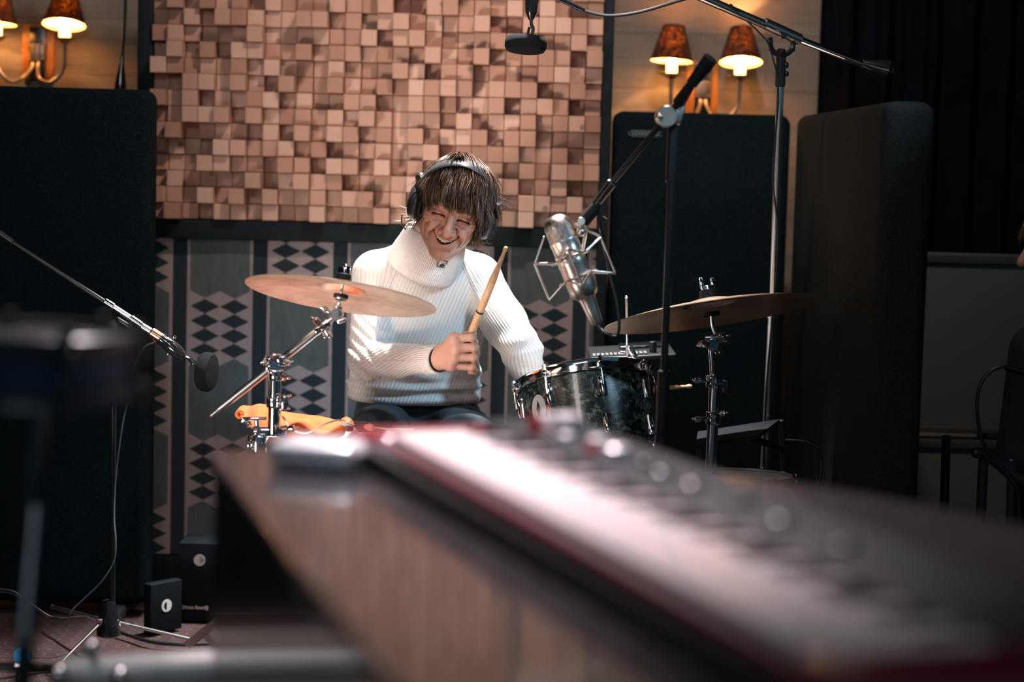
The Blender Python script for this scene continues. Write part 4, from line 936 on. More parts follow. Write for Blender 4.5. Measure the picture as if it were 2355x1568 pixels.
mb = MB(); mb.rbox((-.055, .10, HK * .4 + .002), (.10, .27, HK * .8), .012); mb.build('end_cheek', M['kb_red'], kb, world=False)
mb = MB(); mb.rbox((1.145, .10, HK / 2 + .002), (.08, .27, HK + .002), .012); mb.build('end_cheek', M['kb_red'], kb, world=False)
mb = MB(); mb.rbox((.55, -.022, HK - .012), (1.16, .008, .016), .003); mb.build('red_trim', M['kb_red'], kb, world=False)
kn = simple('silver_knob', (.75, .72, .75), .3, .3, noise=(40, .05)); kr = simple('red_knob', (.45, .02, .04), .3, 0, noise=(40, .05))
for k, (s_, q, r_, h_, m_) in enumerate([(.02, .19, .014, .035, kn), (.065, .20, .020, .045, kn), (.05, .165, .008, .04, kr), (.12, .18, .011, .02, kn), (.17, .20, .013, .024, kn), (.215, .175, .008, .02, kr), (.25, .19, .016, .026, kn), (.31, .2, .010, .016, M['black_plastic']), (.38, .19, .012, .016, M['steel_dark']), (.46, .19, .012, .016, M['steel_dark']), (.55, .2, .015, .014, M['black_plastic']), (.66, .19, .012, .016, M['steel_dark']), (.78, .19, .012, .014, M['steel_dark'])]):
    mb = MB(); h_ *= .62; mb.lathe((s_, q, HK - .001), (0, 0, 1), [(0, 0), (r_, 0), (r_, .004), (r_ * .85, h_ * .9), (r_ * .7, h_), (0, h_)], 24); mb.build('knob', m_, kb, world=False)
# added pale slab for the soft highlight at the far left of the lid
r = thing('highlight_slab', 'pale added highlight slab lying blurred on the far left end of the piano lid', 'slab', PZ(775, 1075, ZL))
mb = MB(); mb.rbox(PZ(765, 1075, ZL) + Vector((-.012, 0, .017)), (.11, .09, .032), .012, Matrix.Rotation(-.3, 3, 'Z')); mb.build('slab_body', simple('pale_highlight', (.80, .82, .86), .3, .5, noise=(30, .05)), r)
# blurred drum at far left
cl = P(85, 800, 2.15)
drum('tom_drum', 'shallow dark drum with blue gleam close to the camera at left, badly out of focus', 'drum', cl + Vector((0, 0, .02)), Vector((.02, -.0, 1)).normalized(), .105, .075, 6, simple('blue_gleam_lacquer', (.008, .035, .075), .4, .3, noise=(8, .3)), hoopm=M['black_metal'], headm=M['rubber'])  # gleam of blue light put into the shell colour
st = thing('drum_stand', 'dark drum stand close to the camera with one leg slanting to the lower left', 'stand', (cl.x - .02, 2.15, 0))
mb = MB(); mb.rod(cl - Vector((0, 0, .06)), (cl.x - .02, 2.15, .50), .012, 14); mb.build('post', M['steel_dark'], st)
for a, b in (((cl.x - .0, 2.15, .86), P(55, 1480, 2.1)), ((cl.x - .02, 2.17, .55), (cl.x + .12, 2.4, .02)), ((cl.x - .02, 2.15, .55), (cl.x - .24, 2.25, .02)), ((P(55, 1480, 2.1)), (P(-60, 1740, 2.05).x, 2.05, .02))):
    mb = MB(); mb.rod(a, b, .011, 12); mb.build('leg', M['steel_dark'], st)
# out of focus metal rail at the lower left
Yr = 2.75
r = thing('hardware_rack', 'pale metal tube with round end fittings, blurred at the bottom left edge', 'rack', (P(330, 1540, Yr).x, Yr, 0))
mb = MB(); mb.rod(P(140, 1548, Yr), P(515, 1532, Yr), L(40, Yr), 24); mb.build('crossbar', simple('pale_grey_tube', (.8, .8, .8), .45, .3, noise=(12, .2)), r)
for q in ((135, 1552, 26), (210, 1492, 22), (275, 1556, 24)):
    mb = MB(); mb.ball(P(q[0], q[1], Yr - .06), L(q[2], Yr), 16); mb.rod(P(q[0], q[1], Yr - .06), P(q[0] + 10, q[1] + 20, Yr), L(8, Yr), 10); mb.build('end_knob', M['chrome_worn'], r)
for x in (200, 470):
    a = P(x, 1560, Yr); mb = MB(); mb.rod(a, (a.x, Yr, .0), .012, 12); mb.build('leg', M['chrome_worn'], r)
r = thing('practice_pad', 'small dark round pad with glinting rim at the bottom left corner', 'pad', P(50, 1530, 3.6))
c = P(45, 1545, 3.6); mb = MB(); mb.lathe(c, (0, .25, 1), [(0, .018), (L(86, 3.6), .016), (L(92, 3.6), .008), (L(92, 3.6), 0), (0, 0)], 40); pad = mb.build('pad_disc', M['rubber'], r)
mb = MB(); mb.torus(c + Vector((0, .003, .012)), (0, .25, 1), L(92, 3.6), .0022, 64, 8); mb.build('pad_rim', M['chrome'], r)
mb = MB(); mb.rod(c, (c.x, 3.6, .02), .01, 12); mb.cyl((c.x, 3.6, 0.0), (0, 0, 1), .14, .02, 24); mb.build('pad_stand', M['black_metal'], r)
mb = MB(); mb.cyl(P(55, 1507, 3.5), (0, -1, .2), .018, .012, 20); mb.build('blue_glint', simple('blue_gleam_cap', (.05, .35, .75), .3, .4, noise=(30, .1)), r)  # blue glint on metal, put into the cap's colour
# two dark product boxes on the floor
t = Mat('matt_black_card', (.012, .018, .024), .6, Specular_IOR_Level=.12); v = t.coord('Object'); t.link(t.ramp(t.noise(v, 40, 4, .6), [(.3, (.005, .008, .011)), (.7, (.008, .012, .016))]), 'Base Color'); M['card'] = t.m
YB1 = 5.18
def emblem(o, ux, uy, rad, parent, inner):
    w = Vector(ux).cross(Vector(uy)); mb = MB()
    mb.prism([(rad * math.cos(2 * PI * k / 32), rad * math.sin(2 * PI * k / 32)) for k in range(32)], Vector(o), ux, uy, .0006); e = mb.build('round_emblem', M['white_print'], parent)
    mb = MB()
    if inner == 'bars':
        for k, (x_, h_) in enumerate(((.18, .62), (.48, .40), (.74, .18))):
            mb.prism([(rad * (x_ - .06), -rad * h_), (rad * (x_ + .06), -rad * h_), (rad * (x_ + .06), rad * h_), (rad * (x_ - .06), rad * h_)], Vector(o) + w * .0006, ux, uy, .0004)
    else:
        mb.prism([(0, -rad * .62), (0, rad * .62)] + [(-rad * .55 * math.sin(PI * k / 8), rad * .62 * math.cos(PI * k / 8)) for k in range(1, 8)], Vector(o) + w * .0006, ux, uy, .0004)
    mb.build('emblem_mark', M['card'], e)
a = P(412, 1248, YB1); b = P(560, 1475, YB1)
r = thing('product_box', 'tall matt black box with white round emblem and small white lettering, under the cloth panel', 'box', ((a.x + b.x) / 2, YB1 + .06, 0))
mb = MB(); mb.rbox(((a.x + b.x) / 2, YB1 + .06, a.z / 2 + .006), (b.x - a.x, .12, a.z - .012), .002); mb.build('carton', M['card'], r)
emblem(P(459, 1288, YB1) + Vector((0, -.0008, 0)), (1, 0, 0), (0, 0, 1), L(13.5, YB1), r, 'bars')
text_mesh('lettering', 'Direct Sound', L(10.4, YB1), P(447, 1397, YB1) + Vector((0, -.001, 0)), (1, 0, 0), (0, 0, 1), M['white_print'], r)
emblem(P(475, 1398, YB1) + Vector((0, -.0008, 0)), (1, 0, 0), (0, 0, 1), L(5, YB1), r, 'half')
YB2 = 5.02
q0 = P(347, 1345, YB2); q1 = P(410, 1345, YB2)
ux = Vector((math.cos(.87), math.sin(.87), 0)); r = thing('product_box', 'small matt black box with round emblem turned to the left beside the tall one', 'box', (q0.x + .03, YB2 + .08, 0))
hh = q0.z; wv = Vector((-ux.y, ux.x, 0)); cc = Vector((q0.x, YB2, 0)) + ux * .052 + wv * .014
mb = MB(); mb.rbox((cc.x, cc.y, hh / 2 + .006), (.104, .028, hh - .012), .002, Matrix((ux, wv, Vector((0, 0, 1)))).transposed()); mb.build('carton', M['card'], r)
e = Vector((q0.x, YB2, 0)) + ux * .052 - wv * .0008; e.z = P(383, 1390, YB2 + .05).z
emblem(e, ux, (0, 0, 1), L(15, YB2), r, 'half')
# flat chrome stand feet in front of the boxes
r = thing('stand_base', 'flat chrome bars of a folded stand base on the rug right of the tripod', 'stand', PZ(480, 1490, .02))
mb = MB(); a = P(428, 1487, 4.6); b = P(532, 1402, 4.62); d = (b - a); mb.box((a + b) / 2, (d.length, .006, L(20, 4.6)), Matrix.Rotation(-math.atan2(d.z, d.x), 3, 'Y')); mb.build('brace', simple('copper_lit_chrome', (.8, .68, .62), .2, 1, noise=(20, .1)), r)
mb = MB(); a = P(462, 1452, 4.62); b = P(522, 1520, 4.62); d = (b - a); mb.box((a + b) / 2 + Vector((0, .01, 0)), (d.length, .006, L(16, 4.6)), Matrix.Rotation(-math.atan2(d.z, d.x), 3, 'Y')); mb.build('foot_bar', M['chrome_worn'], r)
mb = MB(); a = P(532, 1402, 4.62); mb.rod(a, (a.x, 4.62, .02), .009, 12); mb.build('post', M['chrome_worn'], r)
# right edge: chair and cable
YG = 4.35
ch = thing('chair', 'black chair with rounded arm rest cut by the right edge', 'chair', (P(2380, 1200, YG).x, YG, 0))
mb = MB(); mb.tube(catmull([P(2246, 1041, YG), P(2270, 1046, YG), P(2300, 1068, YG), P(2340, 1100, YG), P(2420, 1130, YG)], 6), [L(13, YG)] * 6 + [L(14, YG)] * 18 + [L(20, YG)], 16); mb.ball(P(2246, 1041, YG), L(13.5, YG), 16); mb.build('arm_rest', M['black_plastic'], ch)
mb = MB(); mb.rbox(P(2560, 1215, YG + .2), (L(420, YG), .42, .05), .015); mb.build('seat', M['black_plastic'], ch)
for (x0, x1, yy) in ((2262, 2250, YG), (2328, 2325, YG), (2262, 2255, YG + .38), (2640, 2645, YG), (2640, 2645, YG + .38)):
    mb = MB(); a = P(x0, 1055, YG); b = P(x1, 1300, YG); a.y = b.y = yy; b.x += (b.x - a.x) * 1.2; b.z = .0; mb.rod(a, b, L(12, YG), 14); mb.build('leg', M['black_metal'], ch)
mb = MB(); c = P(2840, 950, YG); mb.rbox((c.x, YG + .20, c.z), (.03, .38, .32), .012); mb.rod((c.x, YG + .03, c.z), (c.x - .03, YG + .03, .3), .012); mb.rod((c.x, YG + .37, c.z), (c.x - .03, YG + .37, .3), .012); mb.build('backrest', M['black_plastic'], ch)
r = thing('microphone_cable', 'black cable with metal plug looping in from the right edge over the chair arm', 'cable', P(2260, 900, YG - .06))
Yc = YG - .06
mb = MB(); mb.tube(catmull([P(2318, 843, Yc), P(2300, 844, Yc), P(2275, 856, Yc), P(2255, 885, Yc), P(2247, 930, Yc), P(2252, 985, Yc), P(2262, 1020, Yc), P(2280, 1050, Yc), P(2310, 1085, Yc), P(2340, 1130, Yc), P(2345, 1220, Yc)], 7), L(4.5, Yc), 10); mb.build('jacket', M['cable'], r)
mb = MB(); mb.rod(P(2313, 843, Yc), P(2400, 868, Yc), L(9, Yc), 16, r2=L(11, Yc)); mb.cyl(P(2311, 843, Yc), (1, 0, -.2), L(6, Yc), L(6, Yc)); mb.build('plug', M['nickel'] if False else M['black_gloss'], r)
# ================================================================ people
def smin(a, b, k):
    if k <= 0: return np.minimum(a, b)
    h = np.clip(.5 + .5 * (b - a) / k, 0, 1); return b + (a - b) * h - k * h * (1 - h)
def smax(a, b, k): return -smin(-a, -b, k)
class Field:
    def __init__(s, lo, hi, vox):
        s.lo = np.array(lo, np.float32); n = np.ceil((np.array(hi) - s.lo) / vox).astype(int) + 1; s.vox = vox
        ax = [s.lo[i] + vox * np.arange(n[i], dtype=np.float32) for i in range(3)]
        s.x, s.y, s.z = np.meshgrid(*ax, indexing='ij', sparse=False); s.d = np.full(s.x.shape, 1e3, np.float32)
    def ell(s, c, r, R=None):
        x, y, z = s.x - c[0], s.y - c[1], s.z - c[2]
        if R is not None:
            x, y, z = (x * R[0][0] + y * R[1][0] + z * R[2][0], x * R[0][1] + y * R[1][1] + z * R[2][1], x * R[0][2] + y * R[1][2] + z * R[2][2])
        k0 = np.sqrt((x / r[0]) ** 2 + (y / r[1]) ** 2 + (z / r[2]) ** 2); k1 = np.sqrt((x / r[0] ** 2) ** 2 + (y / r[1] ** 2) ** 2 + (z / r[2] ** 2) ** 2) + 1e-9
        return k0 * (k0 - 1) / k1
    def cap(s, a, b, r1, r2=None, sc=None):
        r2 = r1 if r2 is None else r2; a = np.array(a, np.float32); b = np.array(b, np.float32)
        w = np.array([1, 1, 1], np.float32) if sc is None else 1 / np.array(sc, np.float32)
        px, py, pz = (s.x - a[0]) * w[0], (s.y - a[1]) * w[1], (s.z - a[2]) * w[2]; d = (b - a) * w; L2 = float(d @ d) + 1e-12
        t = np.clip((px * d[0] + py * d[1] + pz * d[2]) / L2, 0, 1)
        return np.sqrt((px - t * d[0]) ** 2 + (py - t * d[1]) ** 2 + (pz - t * d[2]) ** 2) - (r1 + (r2 - r1) * t)
    def chain(s, pts, rs, k=.004):
        o = None
        for i in range(len(pts) - 1):
            q = s.cap(pts[i], pts[i + 1], rs[i], rs[i + 1]); o = q if o is None else smin(o, q, k)
        return o
    def crease(s, pts, depth, sig, wmin=.02):
        """a furrow (or, with a negative depth, a fold) following a line over the face"""
        best = None
        for i in range(len(pts) - 1):
            (ax, ay), (bx, by) = pts[i][:2], pts[i + 1][:2]; dx, dy = bx - ax, by - ay; L2 = dx * dx + dy * dy + 1e-12
            t = np.clip(((s.x - ax) * dx + (s.y - ay) * dy) / L2, 0, 1)
            q = (s.x - ax - t * dx) ** 2 + (s.y - ay - t * dy) ** 2; best = q if best is None else np.minimum(best, q)
        T = None
        for i, e in ((0, pts[0]), (-1, pts[-1])):
            pass
        s.d = s.d + depth * np.exp(-best / sig ** 2) * np.clip((s.z - wmin) / .01, 0, 1)
    def add(s, f, k=.01): s.d = smin(s.d, f, k)
    def cut(s, f, k=.005): s.d = smax(s.d, -f, k)
    def mesh(s):
        d = s.d; nx, ny, nz = d.shape; neg = d < 0
        cnt = np.zeros((nx - 1, ny - 1, nz - 1), np.int8)
        for i in (0, 1):
            for j in (0, 1):
                for k in (0, 1): cnt += neg[i:nx - 1 + i, j:ny - 1 + j, k:nz - 1 + k]
        act = (cnt > 0) & (cnt < 8); idx = np.full(act.shape, -1, np.int64); ii = np.argwhere(act); idx[act] = np.arange(len(ii))
        acc = np.zeros((len(ii), 3)); num = np.zeros(len(ii))
        cor = {c: d[ii[:, 0] + c[0], ii[:, 1] + c[1], ii[:, 2] + c[2]] for c in [(i, j, k) for i in (0, 1) for j in (0, 1) for k in (0, 1)]}
        for c in cor:
            for ax in range(3):
                if c[ax] == 0:
                    e = list(c); e[ax] = 1; e = tuple(e); a, b = cor[c], cor[e]; m = (a < 0) != (b < 0)
                    t = np.where(m, a / np.where(m, a - b, 1), 0)
                    p = np.zeros((len(ii), 3)) + np.array(c); p[:, ax] = t
                    acc += p * m[:, None]; num += m
        v = (acc / num[:, None] + ii) * s.vox + s.lo
        faces = []
        for ax in range(3):
            sl0 = [slice(None)] * 3; sl1 = [slice(None)] * 3; sl0[ax] = slice(0, -1); sl1[ax] = slice(1, None)
            a, b = neg[tuple(sl0)], neg[tuple(sl1)]; e = np.argwhere(a != b); o1, o2 = [(1, 2), (2, 0), (0, 1)][ax]
            e = e[(e[:, o1] > 0) & (e[:, o2] > 0) & (e[:, o1] < d.shape[o1] - 1) & (e[:, o2] < d.shape[o2] - 1)]
            q = []
            for s1, s2 in ((1, 1), (0, 1), (0, 0), (1, 0)):
                f = e.copy(); f[:, o1] -= s1; f[:, o2] -= s2; q.append(idx[f[:, 0], f[:, 1], f[:, 2]])
            q = np.stack(q, 1); fl = ~a[e[:, 0], e[:, 1], e[:, 2]]; q[fl] = q[fl][:, ::-1]; faces.append(q)
        f = np.concatenate(faces); f = f[(f >= 0).all(1)]
        return v, f
def np_obj(name, v, f, mat, parent=None, cols=None, floats=None, inv=None):
    me = bpy.data.meshes.new(name)
    if inv is not None: v = v @ np.array(inv.to_3x3()).T + np.array(inv.translation)
    me.vertices.add(len(v)); me.vertices.foreach_set('co', np.asarray(v, np.float32).ravel())
    nf = len(f); k = f.shape[1]; me.loops.add(nf * k); me.loops.foreach_set('vertex_index', np.asarray(f, np.int32).ravel())
    me.polygons.add(nf); me.polygons.foreach_set('loop_start', np.arange(0, nf * k, k, dtype=np.int32))
    try: me.polygons.foreach_set('loop_total', np.full(nf, k, np.int32))
    except Exception: pass
    me.polygons.foreach_set('use_smooth', [True] * nf); me.update(calc_edges=True); me.validate()
    me.materials.append(mat)
    if cols is not None:
        a = me.color_attributes.new('tone', 'FLOAT_COLOR', 'POINT'); a.data.foreach_set('color', np.concatenate([cols, np.ones((len(cols), 1))], 1).astype(np.float32).ravel())
    for nm, arr in (floats or {}).items():
        a = me.attributes.new(nm, 'FLOAT', 'POINT'); a.data.foreach_set('value', arr.astype(np.float32))
    o = bpy.data.objects.new(name, me); COL.objects.link(o)
    if parent is not None: o.parent = parent
    return o
BASE = Matrix(((1, 0, 0), (0, 0, -1), (0, 1, 0)))      # u, v, w -> world (w looks at the camera)
def head_rot(pitch, yaw, roll):
    return Matrix.Rotation(math.radians(roll), 3, 'Y') @ Matrix.Rotation(math.radians(yaw), 3, 'Z') @ Matrix.Rotation(math.radians(pitch), 3, 'X') @ BASE
# materials
t = Mat('skin', (.6, .35, .27), .47, Subsurface_Weight=.06, Subsurface_Scale=.003)
t.set('Subsurface Radius', (1.0, .35, .2))
at = t.attr('tone'); v = t.coord('Object'); nn = t.noise(v, 90, 5, .6)
t.link(t.mix(nn * .22, at.outputs['Color'], (.50, .20, .15)), 'Base Color'); t.bump(t.noise(v, 420, 4, .6), .18, .001); M['skin'] = t.m
t = Mat('hair_strands', (.1, .05, .03), .30, Specular_IOR_Level=.9); at = t.attr('tone'); t.link(at.outputs['Color'], 'Base Color'); M['hair'] = t.m
tl = t.nt.nodes.new('ShaderNodeBsdfTranslucent'); t.nt.links.new(t.mix(.5, at.outputs['Color'], (.6, .42, .3)), tl.inputs[0]); ms = t.nt.nodes.new('ShaderNodeMixShader'); ms.inputs[0].default_value = .32
t.nt.links.new(t.b.outputs[0], ms.inputs[1]); t.nt.links.new(tl.outputs[0], ms.inputs[2]); t.nt.links.new(ms.outputs[0], t.nt.nodes['Material Output'].inputs[0])
M['tooth'] = simple('tooth_enamel', (.80, .72, .62), .25, noise=(90, .04))
M['mouth_dark'] = simple('mouth_inside', (.10, .02, .02), .5, noise=(90, .1))
def tones(u, v, w, hand=False):
    n = len(u); c = np.tile(np.array([.50, .262, .19]), (n, 1))
    def m(col, mask): nonlocal c; c = c * (1 - mask[:, None]) + np.array(col) * mask[:, None]
    g = lambda cu, cv, su, sv, cw=None: np.exp(-((u - cu) / su) ** 2 - ((v - cv) / sv) ** 2) * (w > .03)
    m((.62, .26, .20), .55 * (g(-.040, -.025, .02, .018) + g(.040, -.025, .02, .018)))
    m((.64, .27, .21), .6 * g(0, -.025, .014, .012)); m((.56, .25, .20), .4 * g(0, -.10, .03, .02))
    # lips
    up = -.050 + .012 * (u / .03) ** 2; lw = -.0650 + .025 * (u / .03) ** 2; inside = (np.abs(u) < .031) & (w > .05)
    m((.50, .17, .15), .75 * np.where(inside, np.exp(-((v - up - .003) / .003) ** 2), 0)); m((.52, .18, .16), .8 * np.where(inside, np.exp(-((v - lw + .0035) / .0036) ** 2), 0))
    m((.10, .02, .02), np.where(inside & (v < up - .001) & (v > lw + .001) & (w < .082), 1.0, 0))
    for s in (-1, 1):
        sl = .0068 - .0040 * ((s * u - .028) / .0150) ** 2
        m((.03, .012, .010), 1.0 * np.exp(-((v - sl) / .0024) ** 4) * (np.abs(u - s * .030) < .0155) * (w > .05))
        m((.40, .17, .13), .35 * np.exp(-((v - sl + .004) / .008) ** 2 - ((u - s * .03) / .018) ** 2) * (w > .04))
        br = .0285 + .004 * np.cos((u - s * .034) / .014); m((.17, .085, .055), .6 * np.exp(-((v - br) / .0035) ** 2) * (np.abs(u - s * .034) < .021) * (w > .05))
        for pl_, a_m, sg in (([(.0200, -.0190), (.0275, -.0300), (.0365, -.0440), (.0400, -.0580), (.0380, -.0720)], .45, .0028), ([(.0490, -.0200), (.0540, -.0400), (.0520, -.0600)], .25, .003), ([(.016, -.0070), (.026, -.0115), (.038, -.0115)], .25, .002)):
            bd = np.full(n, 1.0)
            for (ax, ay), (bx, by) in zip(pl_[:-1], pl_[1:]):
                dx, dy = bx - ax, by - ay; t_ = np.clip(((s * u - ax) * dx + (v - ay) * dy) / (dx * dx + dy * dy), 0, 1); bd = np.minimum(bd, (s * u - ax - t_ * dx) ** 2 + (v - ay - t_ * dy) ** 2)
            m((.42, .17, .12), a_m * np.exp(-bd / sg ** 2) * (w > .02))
    # light stubble
    m((.40, .24, .19), .30 * np.exp(-((v + .085) / .03) ** 2) * (w > 0) * (v < -.045))
    for s in (-1, 1):
        sl = .0062 - .0040 * ((s * u - .028) / .0150) ** 2
        m((.33, .14, .10), .45 * np.exp(-((v - sl) / .0065) ** 2 - ((u - s * .031) / .019) ** 2) * (w > .04))
        m((.012, .005, .004), 1.0 * np.exp(-((v - sl) / .0025) ** 4) * (np.abs(u - s * .031) < .0160) * (w > .05))
        br = .0275 + .003 * np.cos((u - s * .034) / .014); m((.10, .05, .03), .75 * np.exp(-((v - br) / .0034) ** 4) * (np.abs(u - s * .034) < .020) * (w > .05))
    return np.clip(c, 0, 1)
def build_head(vox):
    F_ = Field((-.10, -.19, -.125), (.10, .15, .135), vox); X = F_
    X.d = X.ell((0, .030, -.012), (.073, .092, .093))
    X.add(X.ell((0, -.040, .020), (.056, .076, .062)), .03)
    X.add(X.ell((0, -.100, .058), (.022, .017, .019)), .026)
    for s in (-1, 1):
        X.add(X.ell((s * .045, -.055, -.004), (.016, .022, .022)), .03)
        X.add(X.ell((s * .043, -.012, .054), (.021, .016, .020)), .02)
        X.add(X.ell((s * .036, -.029, .070), (.0175, .0145, .0155)), .011)
        X.add(X.ell((s * .078, -.004, -.012), (.009, .030, .018)), .006)
    X.add(X.cap((-.032, .031, .069), (.032, .031, .069), .0125), .016)
    X.add(X.ell((0, -.056, .066), (.032, .024, .021)), .016)
    for s in (-1, 1):
        X.cut(X.ell((s * .030, .010, .093), (.020, .0095, .013)), .010)
        X.add(X.ell((s * .030, .0105, .0705), (.0145, .0100, .0125)), .004)
        pass
    X.add(X.chain([(0, .026, .077), (0, .004, .090), (0, -.018, .1045)], [.0085, .0085, .0115]), .011)
    X.add(X.ell((0, -.0255, .1065), (.0108, .0095, .0110)), .006)
    for s in (-1, 1):
        X.add(X.ell((s * .0145, -.0285, .0925), (.0085, .0075, .0095)), .005)
        X.cut(X.ell((s * .0068, -.0360, .0990), (.0038, .0040, .0060)), .0025)
    # lips and the open smile
    uu = [-.031, -.022, -.011, 0, .011, .022, .031]
    wz = lambda u: .0885 - .0155 * (u / .031) ** 2
    X.add(X.chain([(u, -.0478 + .011 * (u / .031) ** 2 + (.0008 if abs(u) < .005 else 0), wz(u) - .0015) for u in uu], [.0010, .0026, .0032, .0028, .0032, .0026, .0010], .002), .004)
    X.add(X.chain([(u, -.0680 + .026 * (u / .031) ** 2, wz(u) - .003) for u in uu], [.0010, .0030, .0042, .0046, .0042, .0030, .0010], .002), .005)
    up = -.0505 + .0115 * (X.x / .030) ** 2; lw = -.0640 + .025 * (X.x / .030) ** 2
    X.cut(np.maximum(np.maximum(X.y - up, lw - X.y) * .8, .066 - X.z), .0015)
    for s in (-1, 1):
        X.crease([(s * .0165, .0045), (s * .024, .0068), (s * .031, .0066), (s * .039, .0046), (s * .046, .0005)], .0046, .0021, .045)      # closed lids
        X.crease([(s * .018, .0150), (s * .028, .0175), (s * .040, .0150), (s * .047, .009)], .0016, .0024, .045)
        X.crease([(s * .018, -.0020), (s * .028, -.0045), (s * .040, -.0030)], -.0018, .0030, .045)
        X.crease([(s * .016, -.0070), (s * .026, -.0115), (s * .038, -.0115), (s * .048, -.006)], .0022, .0026, .04)
        for q in (-1, 0, 1): X.crease([(s * .0475, .001 + q * .0035), (s * .0600, .002 + q * .0090)], .0014, .0015, .02)
        X.crease([(s * .0200, -.0190), (s * .0275, -.0300), (s * .0365, -.0440), (s * .0400, -.0580), (s * .0380, -.0720)], .0050, .0032, .03)
        X.crease([(s * .0490, -.0200), (s * .0540, -.0400), (s * .0520, -.0600), (s * .045, -.078)], .0032, .0034, .01)
        X.crease([(s * .0300, -.0240), (s * .0400, -.0300), (s * .0455, -.0400)], -.0022, .0080, .03)
        X.crease([(s * .0060, .024), (s * .0085, .034)], .0015, .0018, .05)
    X.crease([(-.016, -.0810), (0, -.0790), (.016, -.0810)], .0030, .0045, .04)
    X.crease([(0, -.102), (0, -.110)], .0012, .0030, .04)
    for q in (.050, .059): X.crease([(-.032, q), (0, q + .002), (.032, q)], .0010, .0016, .04)
    X.add(X.cap((0, -.06, -.022), (0, -.19, -.045), .052, .056), .03)
    v, f = X.mesh()
    c = tones(v[:, 0], v[:, 1], v[:, 2])
    return v, f, c
def mat_np(R, T):
    return np.array(R), np.array(T)
def xf(v, R, T): return v @ np.array(R).T + np.array(T)
def build_hair(R, T, n, seed, colset, long_=1.0, width=.00105):
    """tapered strands growing from the scalp, in head coordinates"""
    rs = np.random.RandomState(seed); g = np.array(R.transposed() @ Vector((0, 0, -1)))
    cen = np.array([0, .030, -.012]); rad = np.array([.0755, .0945, .0955]); crown = np.array([.01, .118, -.055])
    V = []; Fc = []; C = []
    made = 0
    K = 9
    CD = rs.normal(size=(420, 3)); CD /= np.linalg.norm(CD, axis=1)[:, None]; CV = rs.normal(size=(420, 3)) * .22; CL = .8 + .45 * rs.rand(420); CF = rs.rand(420) < .07
    while made < n:
        d = rs.normal(size=3); d /= np.linalg.norm(d)
        p = cen + d * rad
        u, v, w = p
        hair_front = .066 - .25 * abs(u) ** 1.0
        if w > .02 and v < hair_front: continue
        if w <= .02 and w > -.02 and v < .006: continue
        if w <= -.02 and v < -.052: continue
        made += 1
        out = p - crown; nrm = (p - cen) / rad ** 2; nrm /= np.linalg.norm(nrm)
        tang = out - nrm * (out @ nrm)
        if np.linalg.norm(out) < .045: tang = tang + np.array([.02, 0, .05])
        tang /= (np.linalg.norm(tang) + 1e-6)
        front = w > .01
        ci = int(np.argmax(CD @ d)); ln = (.066 if front else .088) * long_ * (.92 + .16 * rs.rand()) * CL[ci]
        if w > .045: ln *= .59 + max(0, u) * 1.6
        if w <= -.02 and v < .0: ln *= .62
        if -.03 < w < .03: ln *= .72 if u < 0 else 1.0
        if v > .085: ln *= 1.1
        side = np.array([.55, 0, 0]) if front else np.zeros(3)     # the fringe is swept to one side
        clump = CV[ci] + rs.normal(size=3) * .05 + side * .45
        lift = .003 + .009 * rs.rand() ** 1.5
        pts = [p - nrm * .002]; dirn = tang + clump * .5 + nrm * .6
        curl = rs.normal(size=3) * .05; fly = (rs.rand() < .006 or (CF[ci] and rs.rand() < .22)) and v < .085
        for i in range(K - 1):
            t_ = (i + 1) / (K - 1)
            dirn = dirn * .70 + (tang * (1 - t_ * .6) + g * (.15 + .40 * t_) + clump * .6 + curl * t_) * .35
            if fly: dirn = dirn + rs.normal(size=3) * .10 + nrm * .22
            dirn /= np.linalg.norm(dirn)
            q = pts[-1] + dirn * ln / (K - 1)
            e = (q - cen) / rad; r_ = np.linalg.norm(e)
            mn = 1.0 + (lift / .09) * min(1, t_ * 2.2)
            if r_ < mn: q = cen + (q - cen) * mn / r_
            # the sides lie outside the ears and ear cups flatten them
            if t_ > .5 and not fly and w < .03 and abs(q[0]) < .07 and q[1] < -.02 and q[2] > -.03: q[0] += np.sign(u) * .004
            nn_ = (q - cen) / rad ** 2; nn_ /= np.linalg.norm(nn_)
            tang = tang - nn_ * (tang @ nn_); tang /= (np.linalg.norm(tang) + 1e-6)
            pts.append(q)
        pts = np.array(pts); base = len(V) * K * 3
        wd = width * (.7 + .8 * rs.rand()) * np.array([.8, 1, 1, 1, 1, .9, .75, .5, .1][:K])
        tg = np.gradient(pts, axis=0); tg /= np.linalg.norm(tg, axis=1)[:, None] + 1e-9
        a = np.cross(tg, nrm); a /= np.linalg.norm(a, axis=1)[:, None] + 1e-9; b = np.cross(tg, a)
        ring = np.stack([pts + (a * math.cos(q) * 1.5 + b * math.sin(q) * .7) * wd[:, None] for q in (0, 2.094, 4.189)], 1).reshape(-1, 3)
        V.append(ring); idx = np.arange(K - 1)
        for j in range(3):
            Fc.append(np.stack([base + idx * 3 + j, base + idx * 3 + (j + 1) % 3, base + (idx + 1) * 3 + (j + 1) % 3, base + (idx + 1) * 3 + j], 1))
        c0 = np.array(colset[rs.choice(len(colset), p=[.5, .3, .2])]) * (.8 + .4 * rs.rand()); C.append(np.tile(c0, (K * 3, 1)))
    return np.concatenate(V), np.concatenate(Fc), np.concatenate(C)
